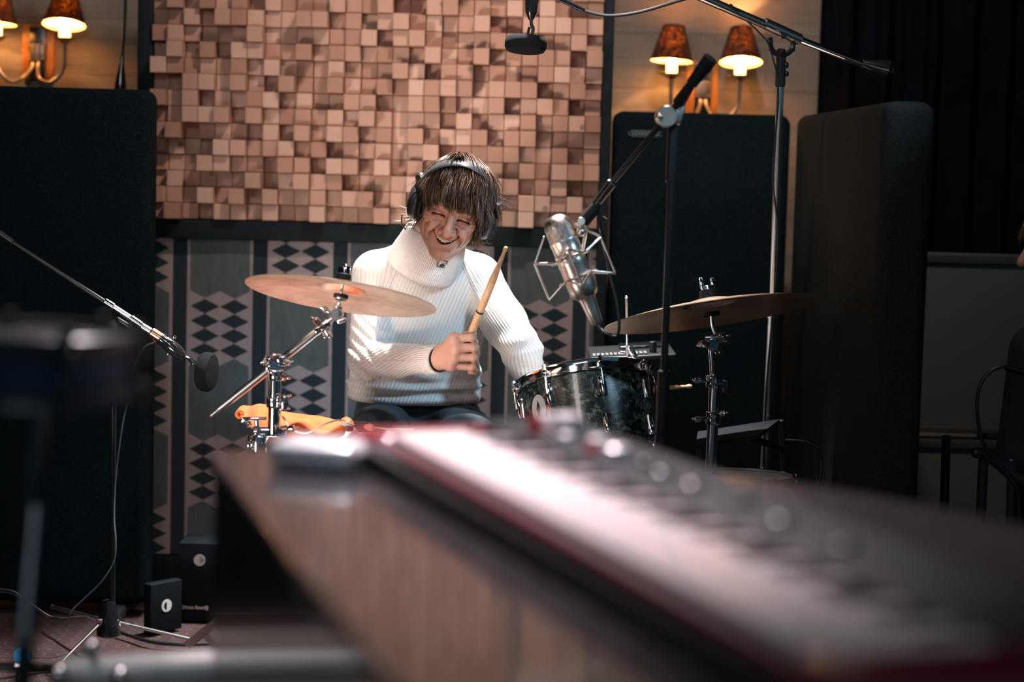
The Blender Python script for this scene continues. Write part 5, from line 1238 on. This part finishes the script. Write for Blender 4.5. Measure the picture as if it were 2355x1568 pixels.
def hair_cap(vox=.004):
    X = Field((-.10, -.11, -.125), (.10, .15, .10), vox)
    X.d = X.ell((0, .030, -.012), (.0765, .0955, .0965))
    hl = np.maximum(X.z - .018, .060 - .25 * np.abs(X.x) - X.y)
    # remove the face and everything under the hairline
    face = np.minimum(.058 - .2 * np.abs(X.x) - X.y, X.z - .012)
    X.d = smax(X.d, face, .004)
    low = np.minimum(-(X.y - .0), X.z + .028); X.d = smax(X.d, low, .004); X.d = smax(X.d, -(X.y + .060), .004)
    return X.mesh()
# ---------------------------------------------------------------- the drummer
HT = P(1041, 478, 4.70); HR = head_rot(20, 4, 15.5); HS = .975
Hm = Matrix.Translation(HT) @ HR.to_4x4() @ Matrix.Scale(HS, 4)
J = dict(pel=P(955, 1000, 5.04), wai=P(953, 885, 4.97), che=P(968, 740, 4.90), upc=P(985, 665, 4.86), shR=P(866, 632, 4.86), shL=P(1098, 640, 4.86), nb=P(978, 612, 4.84),
         elR=P(846, 829, 4.76), wrR=P(1001, 826, 4.56), elL=P(1200, 806, 4.74), wrL=P(1221, 893, 4.84))
hv, hf, hc = build_head(.0017)
hv = xf(hv * HS, HR, HT)
# hands
def build_hand(wr, mcp, pip, dip, tip, th, elb, vox=.0016, rr=(.0092, .0098, .0092, .0082)):
    allp = [wr, elb] + mcp + pip + dip + tip + th
    lo = [min(p[i] for p in [wr] + mcp + pip + dip + tip + th) - .03 for i in range(3)]; hi = [max(p[i] for p in [wr] + mcp + pip + dip + tip + th) + .03 for i in range(3)]
    X = Field(lo, hi, vox)
    X.d = X.cap(elb, wr, .036, .0245)
    for i, m_ in enumerate(mcp):
        X.add(X.cap(wr, m_, .0190, .0125), .014)
    X.add(X.cap(mcp[0], mcp[3], .0115, .0105), .012)
    for i in range(4):
        r_ = rr[i]
        X.add(X.chain([mcp[i], pip[i], dip[i], tip[i]], [r_ * 1.12, r_ * 1.0, r_ * .9, r_ * .78], .003), .0028 if i else .003)
        X.add(X.ell(mcp[i], (r_ * 1.28,) * 3), .008); X.add(X.ell(pip[i], (r_ * 1.10,) * 3), .003)
    for i in range(3):          # keep the fingers apart
        a = (Vector(mcp[i]) + Vector(mcp[i + 1])) / 2; b = (Vector(pip[i]) + Vector(pip[i + 1])) / 2; c = (Vector(dip[i]) + Vector(dip[i + 1])) / 2
        d_ = b - a; o = Vector((0, -.0085, 0))
        X.cut(X.chain([a + d_ * .35 + o, b + o + d_ * .12, c + d_ * .3], [.0008, .0018, .0014], .001), .003)
    X.add(X.chain(th, [.0150, .0125, .0105, .0088], .004), .007)
    return X.mesh()
Yh = 4.52
mcp = [P(1046, 779, Yh - .005), P(1051, 800, Yh - .012), P(1047, 821, Yh - .010), P(1039, 840, Yh)]
pip = [P(1085, 776, Yh - .012), P(1091, 799, Yh - .018), P(1090, 822, Yh - .016), P(1086, 845, Yh - .008)]
dip = [P(1091, 787, Yh + .012), P(1094, 811, Yh + .006), P(1093, 833, Yh + .008), P(1092, 853, Yh + .014)]
tip = [P(1078, 794, Yh + .026), P(1080, 817, Yh + .022), P(1080, 837, Yh + .024), P(1082, 855, Yh + .028)]
th = [P(1018, 806, Yh + .030), P(1046, 788, Yh + .040), P(1072, 773, Yh + .036), P(1088, 767, Yh + .024)]
rv, rf = build_hand(J['wrR'], mcp, pip, dip, tip, th, J['elR'])
wl = J['wrL']
o = lambda x, y, z: wl + Vector((x, y, z))
mcp2 = [o(.055, .0, -.045), o(.052, .02, -.052), o(.045, .038, -.056), o(.036, .052, -.058)]
pip2 = [o(.088, -.002, -.058), o(.086, .02, -.064), o(.078, .04, -.068), o(.066, .055, -.068)]
dip2 = [o(.092, .0, -.078), o(.088, .022, -.084), o(.08, .04, -.086), o(.068, .056, -.084)]
tip2 = [o(.078, .0, -.088), o(.074, .02, -.092), o(.067, .036, -.094), o(.056, .05, -.092)]
th2 = [o(.02, -.012, -.03), o(.045, -.026, -.048), o(.068, -.026, -.062), o(.082, -.018, -.070)]
lv, lf = build_hand(wl, mcp2, pip2, dip2, tip2, th2, J['elL'], .0025)
# body under the clothes
hipR, hipL = P(895, 985, 5.05), P(1030, 985, 5.05); knR, knL = P(868, 1010, 4.70), P(1085, 1020, 4.70)
ftR, ftL = Vector((knR.x - .02, 4.86, .09)), Vector((knL.x + .03, 4.74, .09))
def body_field(vox, g, legs=True, arms=True, torso=True, lo=None, hi=None):
    X = Field(lo or (-.50, 4.42, .0), hi or (.16, 5.24, 1.24), vox); d = None
    def A(f, k):
        X.add(f, k)
    if torso:
        A(X.cap(J['pel'], J['wai'], .135 + g, .128 + g, (1, .78, 1)), .02); A(X.cap(J['wai'], J['che'], .128 + g, .142 + g, (1, .74, 1)), .04)
        A(X.cap(J['che'], J['upc'], .142 + g, .115 + g, (1, .72, 1)), .03); A(X.cap(J['shR'], J['shL'], .047 + g, .047 + g), .06)
        A(X.cap(J['nb'] + Vector((0, .02, .0)), J['nb'] + Vector((.02, 0, .075)), .062 + g, .05 + g), .03)
    if arms:
        for a, b, c in (('shR', 'elR', 'wrR'), ('shL', 'elL', 'wrL')):
            A(X.cap(J[a], J[b], .045 + g, .036 + g), .02); A(X.cap(J[b], J[c], .038 + g, .025 + g), .015)
    if legs:
        for h_, k_, f_ in ((hipR, knR, ftR), (hipL, knL, ftL)):
            A(X.cap(h_, k_, .082 + g, .055 + g), .03); A(X.cap(k_, f_, .055 + g, .036 + g), .02)
    return X
X = body_field(.008, -.016)
bv_, bf_ = X.mesh()
nb = len(bv_)
V_ = np.concatenate([hv, rv, lv, bv_]); n1, n2, n3 = len(hv), len(hv) + len(rv), len(hv) + len(rv) + len(lv)
F_ = np.concatenate([hf, rf + n1, lf + n2, bf_ + n3])
ht = np.tile(np.array([.60, .33, .25]), (len(rv) + len(lv), 1))
kn_ = np.zeros(len(rv) + len(lv)); rl = np.concatenate([rv, lv])
for p in pip + dip + mcp: kn_ += np.exp(-np.sum((rl - np.array(p)) ** 2, 1) / .009 ** 2)
kn_ = np.clip(kn_, 0, 1)[:, None] * .5; ht = ht * (1 - kn_) + np.array([.62, .25, .19]) * kn_
C_ = np.concatenate([hc, ht, np.tile(np.array([.58, .33, .25]), (nb, 1))])
root_m = Matrix.Translation((J['pel'].x, J['pel'].y, 0))
man = np_obj('person', V_, F_, M['skin'], None, C_, inv=root_m.inverted()); man.location = root_m.translation
tagit(man, 'smiling person in white ribbed turtleneck and headphones, head bowed, playing the drums', 'person')
MI = root_m.inverted()
# teeth
mb = MB()
for i in range(-4, 4):
    u = (i + .5) * .0064; w_ = .0800 - .0135 * (u / .03) ** 2; vt = -.0475 + .0105 * (u / .03) ** 2
    a_ = math.atan2(-.027 * u / .0009, 1) * .5
    hgt = .0125 if abs(u) < .006 else .0108
    cc = Hm @ Vector((u, vt - hgt / 2, w_)); Rt_ = HR @ Matrix.Rotation(-u * 9, 3, 'Y')
    mb.rbox(cc, (.00645, hgt * .9, .004), .0011, Rt_)
mb.build('teeth', M['tooth'], man)
# hair
browns = [(.075, .040, .026), (.17, .098, .062), (.36, .235, .155)]
v_, f_, c_ = build_hair(HR, HT, 11000, 3, browns, width=.00075)
def wisps(specs, seed):
    rs = np.random.RandomState(seed); V = []; Fc = []; C = []; K = 7
    for root_, dr, ln, n, spread in specs:
        for _ in range(n):
            p = np.array(root_) + rs.normal(size=3) * spread; d = np.array(dr) + rs.normal(size=3) * .22; d /= np.linalg.norm(d); l_ = ln * (.6 + .6 * rs.rand()); bend = rs.normal(size=3) * .25 + np.array([0, .25, 0]); pts = [p]
            for i in range(K - 1): d = d + bend * .3; d /= np.linalg.norm(d); pts.append(pts[-1] + d * l_ / (K - 1))
            pts = np.array(pts); tg = np.gradient(pts, axis=0); a = np.cross(tg, [0.1, .2, 1]); a /= np.linalg.norm(a, axis=1)[:, None]; b = np.cross(tg, a); b /= np.linalg.norm(b, axis=1)[:, None]
            wd = .0009 * np.array([1, 1, 1, .9, .7, .45, .1])
            base = len(V) * K * 3; V.append(np.stack([pts + (a * math.cos(q) + b * math.sin(q)) * wd[:, None] for q in (0, 2.094, 4.189)], 1).reshape(-1, 3)); idx = np.arange(K - 1)
            for j in range(3): Fc.append(np.stack([base + idx * 3 + j, base + idx * 3 + (j + 1) % 3, base + (idx + 1) * 3 + (j + 1) % 3, base + (idx + 1) * 3 + j], 1))
            C.append(np.tile(np.array([.34, .22, .14]) * (.7 + .5 * rs.rand()), (K * 3, 1)))
    return np.concatenate(V), np.concatenate(Fc), np.concatenate(C)
wv_, wf_, wc_ = wisps([((.078, .050, -.015), (.8, -.35, .0), .045, 110, .009), ((.084, .020, .0), (.7, -.8, .1), .040, 60, .008), ((.070, -.045, -.02), (.5, -.9, .1), .045, 120, .010), ((-.070, -.065, -.05), (-.8, -.5, .1), .040, 60, .008)], 5)
f_ = np.concatenate([f_, wf_ + len(v_)]); v_ = np.concatenate([v_, wv_]); c_ = np.concatenate([c_, wc_])
cv, cf = hair_cap(); v2 = np.concatenate([v_, cv]); f2 = np.concatenate([f_, cf + len(v_)]); c2 = np.concatenate([c_, np.tile(np.array([.07, .036, .022]), (len(cv), 1))])
np_obj('hair', xf(v2 * HS, HR, HT), f2, M['hair'], man, c2, inv=MI)
# sweater
t = Mat('ribbed_wool', (.72, .68, .64), .9, Sheen_Weight=.15)
v = t.coord('Object'); rb = E(t.nt, t.attr('rib').outputs['Fac']); fine = t.noise(v, 600, 3, .6)
wv = (rb * (2 * PI / .0092)).sin() * .5 + .5
t.link(t.mix(wv * .75 + .25, (.52, .49, .465), (.66, .63, .60)), 'Base Color')
t.bump(wv * 1.0 + fine * .35, .5, .0022); M['wool'] = t.m
X = Field((-.50, 4.42, .56), (.16, 5.22, 1.22), .0042)
def S(a, b, r1, r2, k, sc=None): X.add(X.cap(a, b, r1, r2, sc), k)
S(P(955, 935, 5.0), J['wai'], .162, .160, .02, (1, .80, 1)); S(J['wai'], J['che'], .158, .152, .03, (1, .78, 1)); S(J['che'], J['upc'], .150, .120, .03, (1, .76, 1))
S(J['shR'], J['shL'], .058, .058, .055); S(J['nb'] + Vector((-.02, .02, -.02)), J['nb'] + Vector((.01, 0, .02)), .078, .060, .04)
arm = np.minimum(X.cap(J['shR'], J['elR'], .056, .047), 1e3); arm = smin(arm, X.cap(J['elR'], J['wrR'] + (J['elR'] - J['wrR']) * .05, .047, .0335), .012)
arm2 = X.cap(J['shL'], P(1158, 740, 4.80), .056, .053); arm2 = smin(arm2, X.cap(P(1158, 740, 4.80), J['elL'], .053, .050), .02); arm2 = smin(arm2, X.cap(J['elL'], P(1219, 880, 4.82), .047, .037), .012)
# cloth folds
dist = lambda p: np.sqrt((X.x - p.x) ** 2 + (X.y - p.y) ** 2 + (X.z - p.z) ** 2)
dq = dist(J['elR']); w_ = np.exp(-(dq / .085) ** 2); arm -= .0035 * w_ * np.sin((X.z * .85 + X.x * .7) * 260)
dq = dist(J['elL']); w_ = np.exp(-(dq / .060) ** 2); arm2 -= .0045 * w_ * np.sin((X.z - .35 * X.x) * 130 + 1.2)
X.add(arm, .016); X.add(arm2, .014)
zf = P(950, 905, 4.85).z
wz_ = np.exp(-((X.z - zf) / .035) ** 2) * (X.y < 4.95)
X.d -= .0075 * wz_ * np.sin((X.z - zf) * 190 + .9 * np.sin(X.x * 14) + X.x * 5)
X.d -= .0035 * np.exp(-((X.z - P(950, 850, 4.85).z) / .05) ** 2) * np.sin((X.z + .35 * X.x) * 120)
# raglan seams
# hem
hz = P(955, 932, 4.86).z
X.d = smax(X.d, -(X.z - hz), .006)
X.d = smax(X.d, -X.ell((J['nb'].x + .035, J['nb'].y - .02, J['nb'].z + .12), (.055, .055, .06)), .006)
v_, f_ = X.mesh()
def seg(v, a, b):
    a = np.array(a); b = np.array(b); d = b - a; L2 = d @ d; t_ = np.clip(((v - a) @ d) / L2, 0, 1); q = v - a - t_[:, None] * d
    return np.linalg.norm(q, axis=1), q, d / math.sqrt(L2), t_
def ang_s(v, a, b, r, ref):
    D, q, ax, t_ = seg(v, a, b); e1 = np.cross(ax, ref); e1 /= np.linalg.norm(e1); e2 = np.cross(ax, e1)
    return D, np.arctan2(q @ e2, q @ e1) * r, t_
s_t = (v_[:, 0]) - .40 * (v_[:, 2])
ref = np.array([0, -1.0, .001])
D1, s1, _ = ang_s(v_, J['shR'] + Vector((.03, 0, .02)), J['elR'], .055, ref); D2, s2, tt2 = ang_s(v_, J['elR'], J['wrR'], .045, np.array([0, 0, -1.0]))
s2 = s2 + tt2 * .10
D3, s3, _ = ang_s(v_, J['shL'] + Vector((-.03, 0, .02)), J['elL'], .058, ref); D4, s4, _ = ang_s(v_, J['elL'], J['wrL'], .045, ref)
Dt = np.minimum(seg(v_, J['wai'], J['che'])[0], seg(v_, J['che'], J['upc'])[0]) - .11
# seam planes split sleeves from the body
sR = np.array(P(902, 620, 4.8)); sRb = np.array(P(888, 720, 4.8))
isR = (v_[:, 0] < sR[0] + (v_[:, 2] - sR[2]) * .14) & (np.minimum(D1, D2) < .075); isR |= (D2 < .053) & (v_[:, 1] < 4.80)
sL = np.array(P(1078, 640, 4.8)); isL = (v_[:, 0] > sL[0] - (v_[:, 2] - sL[2]) * .30) & (np.minimum(D3, D4) < .085)
rib = s_t.copy(); rib = np.where(isR, np.where(D1 < D2, s1, s2), rib); rib = np.where(isL, np.where(D3 < D4, s3, s4), rib)
sw = np_obj('sweater', v_, f_, M['wool'], man, floats={'rib': rib}, inv=MI)
from mathutils.bvhtree import BVHTree
bvh = BVHTree.FromPolygons([Vector(p) for p in v_.tolist()], f_.tolist())
for line in ([(924, 580), (919, 606), (908, 632), (897, 658), (890, 690), (888, 716)], [(1058, 596), (1070, 624), (1084, 650), (1098, 674), (1110, 696), (1120, 716)]):
    pts = []
    for (px, py) in line:
        r_ = ray(px, py).normalized(); h_ = bvh.ray_cast(Vector((0, 0, CAMZ)), r_)
        if h_[0] is not None: pts.append(h_[0] + h_[1] * .0012)
    for o2 in (0, .0052):
        mb = MB(); mb.tube(catmull([p + Vector((o2, 0, 0)) for p in pts], 8), .0019, 8); mb.build('raglan_seam', M['wool'], sw, world=False).data.transform(MI)
# smooth cuffs and hem band use the same wool; rolled collar with real ribs
cax = (HT + HR @ Vector((0, -.07, -.03))) - J['nb']; cax = Vector((.40, -.34, 1)).normalized()
cc = P(972, 612, 4.80)
prof = [(.0560, .075), (.0600, .092), (.0655, .098), (.0715, .094), (.0765, .080), (.0810, .058), (.0850, .034), (.0880, .012), (.0885, -.004), (.0850, -.014), (.0770, -.013), (.0700, -.004), (.0620, .01), (.0560, .035)]
x_, y_, a_ = frame_to(cax, (0, 1, 0)); n = 660; vs = []; NR_ = 110
from itertools import product
for (r_, h_) in prof:
    for k in range(n):
        q = 2 * PI * k / n; rr2 = r_ + .0011 * math.cos(q * NR_) * (1 if h_ > -.012 else .3) + .002 * math.sin(3 * q + h_ * 30)
        vs.append(cc + a_ * (h_ + .006 * math.sin(q * 1 + 2.0) * (h_ > .05)) + (x_ * math.cos(q) * rr2 + y_ * math.sin(q) * rr2 * .92))
m_ = len(prof); mb = MB(); mb.add(vs, [(i * n + k, i * n + (k + 1) % n, ((i + 1) % m_) * n + (k + 1) % n, ((i + 1) % m_) * n + k) for i in range(m_) for k in range(n)])
t = Mat('collar_wool', (.76, .73, .69), .9, Sheen_Weight=.15); t.bump(t.noise(t.coord('Object'), 500, 3, .6), .3, .001); t.link(t.ramp(t.noise(t.coord('Object'), 60, 4, .6), [(.3, (.60, .57, .54)), (.7, (.68, .65, .62))]), 'Base Color'); M['collar'] = t.m
col = mb.build('collar', t.m, man, angle=180)
# printed mark on the collar: open rectangle with a small dark wedge
pm = P(1017, 607, 4.70)
bpy.context.view_layer.update()
def on_collar(px, py):
    """point where the camera ray through the photo pixel meets the collar's outer wall"""
    r = ray(px, py).normalized(); o_ = Vector((0, 0, CAMZ)); best = None
    for k in range(400):
        t_ = 4.5 + k * .0012; p = o_ + r * t_ ; q = p - cc; h_ = q.dot(a_); rad_ = math.hypot(q.dot(x_), q.dot(y_) / .92)
        rr3 = np.interp(h_, [.0, .012, .034, .058, .08, .094], [.0885, .088, .085, .081, .0765, .0715])
        if rad_ < rr3 + .0018: return p
    return P(px, py, 4.72)
mb = MB()
fr_ = [(1006, 598), (1004, 614), (1021, 617)]
for a, b in (((1007, 598), (1005, 614)), ((1007, 599), (1029, 601)), ((1005, 613), (1022, 616)), ((1029, 600), (1026, 608))):
    pa, pb = on_collar(*a), on_collar(*b); mb.rod(pa, (pa + pb) / 2 + Vector((0, -.0005, 0)), .0009, 6); mb.rod((pa + pb) / 2 + Vector((0, -.0005, 0)), pb, .0009, 6)
tri = [on_collar(1010, 609), on_collar(1019, 605), on_collar(1024, 612), on_collar(1013, 614)]
mb.add([p + Vector((0, -.001, 0)) for p in tri], [(0, 3, 2, 1)]); mb.build('collar_mark', M['black_print'], man)
# cuffs
for a, b, r_, nm in ((J['elR'], J['wrR'], .0335, 'cuff'),):
    d = (b - a).normalized(); e = b + d * .014; mb = MB(); prof2 = [(.0285, .0), (.0318, .002), (.0335, -.006), (.0345, -.020), (.036, -.036), (.033, -.038), (.030, -.02)]
    x2, y2, a2 = frame_to(d); vs = []; n = 240
    for (r2, h2) in prof2:
        for k in range(n):
            q = 2 * PI * k / n; vs.append(e + a2 * h2 + (x2 * math.cos(q) + y2 * math.sin(q)) * (r2 + .0006 * math.cos(q * 48)))
    m_ = len(prof2); mb.add(vs, [(i * n + k, i * n + (k + 1) % n, ((i + 1) % m_) * n + (k + 1) % n, ((i + 1) % m_) * n + k) for i in range(m_) for k in range(n)]); mb.build(nm, M['collar'], man, angle=180)
# trousers
t = Mat('navy_trousers', (.010, .022, .032), .8, Sheen_Weight=.1); v = t.coord('Object'); t.link(t.ramp(t.noise(v, 12, 5, .6), [(.3, (.008, .018, .026)), (.7, (.016, .034, .045))]), 'Base Color'); t.bump(t.noise(v, 14, 4, .6), .5, .012)
X = Field((-.52, 4.55, .06), (.14, 5.26, .74), .007)
for h_, k_, f_2 in ((hipR, knR, ftR), (hipL, knL, ftL)):
    X.add(X.cap(h_, k_, .090, .068), .03); X.add(X.cap(k_, f_2, .066, .055), .02)
X.add(X.cap(J['pel'], P(955, 925, 5.0), .152, .148, (1, .82, 1)), .03)
X.d -= .004 * np.sin(X.x * 60 + X.y * 40) * np.sin(X.z * 50 + X.y * 25)
X.d = smax(X.d, (X.z - (hz + .055)), .005); X.d = smax(X.d, -(X.z - .085), .004)
v_, f_ = X.mesh(); np_obj('trousers', v_, f_, t.m, man, inv=MI)
for ft in (ftR, ftL):
    X = Field((ft.x - .08, ft.y - .26, -.01), (ft.x + .08, ft.y + .12, .16), .005)
    X.d = X.cap((ft.x, ft.y + .02, .05), (ft.x, ft.y - .15, .035), .042, .036); X.add(X.cap((ft.x, ft.y, .05), (ft.x, ft.y, .11), .042, .045), .03); X.d = smax(X.d, -(X.z - .012), .004)
    v_, f_ = X.mesh(); np_obj('shoe', v_, f_, M['rubber'], man, inv=MI)
# wrist band
r = thing('wristwatch', 'dark band on the wrist under the white right cuff', 'watch', J['wrR'])
d = (J['wrR'] - J['elR']).normalized(); mb = MB(); mb.lathe(J['wrR'] + d * .005, d, [(.0262, 0), (.0285, .001), (.0285, .010), (.0262, .011)], 40, closed=True); mb.build('band', M['rubber'], r)
# stool
r = thing('drum_stool', 'round black drum stool under the person in white', 'stool', (J['pel'].x, 5.06, 0))
zs = J['pel'].z - .155; mb = MB(); mb.lathe((J['pel'].x, 5.08, zs), (0, 0, -1), [(0, 0), (.14, .0), (.16, .015), (.165, .04), (.155, .07), (0, .072)], 40); mb.build('seat', M['rubber'], r)
mb = MB(); mb.rod((J['pel'].x, 5.08, zs - .07), (J['pel'].x, 5.08, .14), .014); mb.build('post', M['chrome'], r)
for k in range(3):
    q = 2 * PI * k / 3 + .5; mb = MB(); b = Vector((J['pel'].x + .2 * math.cos(q), 5.08 + .2 * math.sin(q), .022)); mb.rod((J['pel'].x, 5.08, .24), b, .009, 12); mb.ball(b, .013, 12); mb.build('leg', M['chrome'], r)
# ---------------------------------------------------------------- headphones
hp = thing('headphones', 'black over-ear headphones worn by the person in white', 'headphones', HT, HR); hp.scale = (HS, HS, HS)
def lp(mb): return mb
mb = MB(); arc = []
for k in range(41):
    q = PI * k / 40; arc.append((math.cos(q) * .094, .020 + math.sin(q) * .109, -.004 + .034 * math.sin(q)))
# flat padded band
vs = []; n = len(arc); wb, tb = .020, .0055
for i, p in enumerate(arc):
    p = Vector(p); tg = (Vector(arc[min(i + 1, n - 1)]) - Vector(arc[max(i - 1, 0)])).normalized(); nn = Vector((0, 0, 1)).cross(tg).normalized() * -1
    w2 = wb * (.55 + .45 * math.sin(PI * i / (n - 1)) ** .5)
    for k in range(12):
        a = 2 * PI * k / 12; vs.append(p + Vector((0, 0, 1)) * math.cos(a) * w2 + nn * math.sin(a) * tb)
mb.add(vs, [(i * 12 + k, i * 12 + (k + 1) % 12, (i + 1) * 12 + (k + 1) % 12, (i + 1) * 12 + k) for i in range(n - 1) for k in range(12)] + [tuple(range(11, -1, -1)), tuple((n - 1) * 12 + k for k in range(12))])
mb.build('headband', simple('headband_leather', (.05, .052, .056), .34, 0, noise=(40, .1), Coat_Weight=.4, Coat_Roughness=.25), hp, world=False)
for s in (-1, 1):
    c = Vector((s * .066, -.010, -.008))
    mb = MB(); mb.lathe(c, (s, -.12, -.10), [(.022, 0), (.036, .0), (.042, .004), (.0425, .010), (.038, .014), (.020, .015)], 40, ell=1.22, closed=True, up=(0, 1, 0)); mb.build('ear_cushion', M['rubber'], hp, world=False)
    mb = MB(); mb.lathe(c + Vector((s * .013, -.002, -.001)), (s, -.12, -.10), [(0, 0), (.040, 0), (.0435, .004), (.0430, .012), (.038, .021), (.029, .026), (.016, .028), (0, .0285)], 44, ell=1.26, up=(0, 1, 0)); cup = mb.build('ear_cup', M['black_plastic'], hp, world=False)
    mb = MB(); mb.tube([(s * .095, .062, .002), (s * .096, .040, -.003), (s * .099, .018, -.008)], [.0055, .0065, .005], 14); mb.build('yoke', M['black_plastic'], hp, world=False)
    mb = MB(); mb.cyl((s * .098, .054, .006), (s * .4, 0, 1), .0075, .010, 20); mb.build('rivet', M['chrome'], hp, world=False)
mb = MB(); mb.tube(catmull([(-.112, -.058, -.01), (-.105, -.085, -.015), (-.088, -.105, -.03), (-.075, -.13, -.06)], 6), .0015, 8); mb.build('lead', M['cable'], hp, world=False)
# ---------------------------------------------------------------- drum sticks
def stick(name, label, tip_, butt, R0=.0073):
    tip_ = Vector(tip_); d = (Vector(butt) - tip_); Ln = d.length; r = thing(name, label, 'drumstick', tip_)
    mb = MB(); mb.lathe(tip_, d, [(0, 0), (.0035, .0015), (.0052, .006), (.0052, .010), (.0035, .015), (.0036, .020), (.0058, .055), (R0, .095), (R0, Ln - .004), (R0 * .8, Ln), (0, Ln)], 20)
    mb.build('shaft', M['stick'], r); return r
tp_ = P(1165, 567, 4.40); hp_ = P(1083, 768, 4.528); dv_ = (hp_ - tp_).normalized()
rs_ = stick('drumstick', 'pale wooden drumstick held upright in the fist before the sweater', tp_, hp_ + dv_ * .085, .0088)
mb = MB(); q = P(1103, 712, 4.50); tt_ = (q - tp_).dot(dv_); mb.lathe(tp_ + dv_ * (tt_ - .004), dv_, [(.0080, 0), (.0091, .001), (.0091, .006), (.0080, .007)], 20, closed=True); mb.build('ink_mark', M['black_print'], rs_)
stick('drumstick', 'pale drumstick tip pointing right behind the black pearl drum', P(1592, 888, 4.93), P(1255, 905, 4.89), .0073)
# ---------------------------------------------------------------- second person, almost wholly beyond the right edge
tipw = P(2338, 608, 4.42)
R2 = head_rot(6, -78, 0); T2 = tipw - R2 @ Vector((0, -.026, .119))
h2, f2_, c2_ = build_head(.003); h2 = xf(h2, R2, T2)
X = Field((T2.x - .14, 4.02, .0), (T2.x + .40, 4.86, T2.z - .08), .010)
nk = Vector((T2.x + .045, 4.45, T2.z - .15)); pv = Vector((T2.x + .13, 4.62, .50))
sh2 = nk + Vector((.06, .04, -.08)); X.d = X.cap(pv, sh2 + Vector((0, 0, -.10)), .15, .14, (1, .75, 1)); X.add(X.cap(sh2 + Vector((-.13, 0, 0)), sh2 + Vector((.15, 0, 0)), .055, .055), .05); X.add(X.cap(nk, nk + Vector((-.005, 0, .06)), .055, .05), .03)
for sy in (-1, 1):
    kn = pv + Vector((sy * .11, -.42, .02)); X.add(X.cap(pv + Vector((sy * .09, 0, 0)), kn, .085, .06), .03); X.add(X.cap(kn, Vector((kn.x, kn.y + .06, .08)), .058, .045), .02)
    el = sh2 + Vector((sy * .17, .02, -.25)); X.add(X.cap(sh2 + Vector((sy * .15, 0, -.01)), el, .050, .042), .02); X.add(X.cap(el, pv + Vector((sy * .09, -.20, .12)), .042, .032), .02)
b2, bf2 = X.mesh()
rm2 = Matrix.Translation((pv.x, pv.y, 0))
g2 = np_obj('person', np.concatenate([h2, b2]), np.concatenate([f2_, bf2 + len(h2)]), M['skin'], None, np.concatenate([c2_, np.tile(np.array([.5, .28, .22]), (len(b2), 1))]), inv=rm2.inverted()); g2.location = rm2.translation
tagit(g2, 'person in dark clothes seated at the right edge, only the profile tip in view', 'person')
X.d -= .008; X.d = smax(X.d, (X.z - (nk.z - .005)), .004); X.d = smax(X.d, -(X.z - .09), .004)
b3, bf3 = X.mesh(); np_obj('dark_clothes', b3, bf3, simple('dark_cloth', (.008, .010, .014), .85, noise=(20, .3)), g2, inv=rm2.inverted())
for sy in (-1, 1):
    fx, fy = pv.x + sy * .11, pv.y - .36
    X = Field((fx - .08, fy - .26, -.01), (fx + .08, fy + .10, .15), .006)
    X.d = X.cap((fx, fy, .05), (fx, fy - .15, .035), .042, .036); X.add(X.cap((fx, fy, .05), (fx, fy, .10), .042, .046), .02); X.d = smax(X.d, -(X.z - .008), .003)
    b4, bf4 = X.mesh(); np_obj('shoe', b4, bf4, M['rubber'], g2, inv=rm2.inverted())
v_, f_, c_ = build_hair(R2, T2, 2600, 9, browns, width=.0012); cv2, cf2 = hair_cap(.006)
np_obj('hair', xf(np.concatenate([v_, cv2]), R2, T2), np.concatenate([f_, cf2 + len(v_)]), M['hair'], g2, np.concatenate([c_, np.tile(np.array([.05, .03, .02]), (len(cv2), 1))]), inv=rm2.inverted())
# ================================================================ light
w = bpy.data.worlds.new('studio_air'); scene.world = w; w.use_nodes = True
w.node_tree.nodes['Background'].inputs[0].default_value = (.10, .22, .30, 1); w.node_tree.nodes['Background'].inputs[1].default_value = .32
def area(name, loc, tgt, size, power, color, spread=180, shape='RECTANGLE', sy=None):
    d = bpy.data.lights.new(name, 'AREA'); d.energy = power; d.color = color; d.shape = shape; d.size = size; d.size_y = sy or size; d.spread = math.radians(spread)
    o = bpy.data.objects.new(name, d); COL.objects.link(o); o.location = loc
    o.rotation_euler = (Vector(tgt) - Vector(loc)).to_track_quat('-Z', 'Y').to_euler(); return o
def spot(name, loc, tgt, power, color, ang, blend=.3, size=.05):
    d = bpy.data.lights.new(name, 'SPOT'); d.energy = power; d.color = color; d.spot_size = math.radians(ang); d.spot_blend = blend; d.shadow_soft_size = size
    o = bpy.data.objects.new(name, d); COL.objects.link(o); o.location = loc
    o.rotation_euler = (Vector(tgt) - Vector(loc)).to_track_quat('-Z', 'Y').to_euler(); return o
# ceiling spot above and slightly behind the drummer
spot('ceiling_spot', (-.05, 5.2, 2.85), (-.15, 4.75, 1.0), 850, (1, .97, .96), 46, .4, .05)
# warm ceiling lamp grazing the wooden relief
area('panel_wash', (.35, 4.1, 3.15), (-.25, 5.4, 1.5), .14, 13.5, (1, .78, .68), 110)
area('front_wash', (-.9, 2.2, 2.3), (-.2, 4.8, .9), .4, 4.0, (1, .86, .81), 110)
area('added_room_fill', (-.6, -1.6, 2.9), (-.2, 4.8, .9), 2.6, 15, (.74, .92, 1), 180, sy=.9)  # unseen area light added for chrome reflections and soft fill
area('cymbal_fill', (-1.3, 3.1, .35), (-.45, 4.5, 1.0), .35, 3.2, (1, .86, .78), 40)  # unseen light added to brighten the left cymbal's underside
# blue stage light at the right
spot('blue_stage_light', (1.5, 3.3, 2.3), (.02, 4.75, .92), 230, (.46, .75, 1), 19, .8, .12)
# spot added above the piano to brighten the keys
spot('added_piano_spot', (-.15, 3.3, 3.1), (.0, 2.32, .92), 800, (1, .87, .91), 38, 1.0, .08)
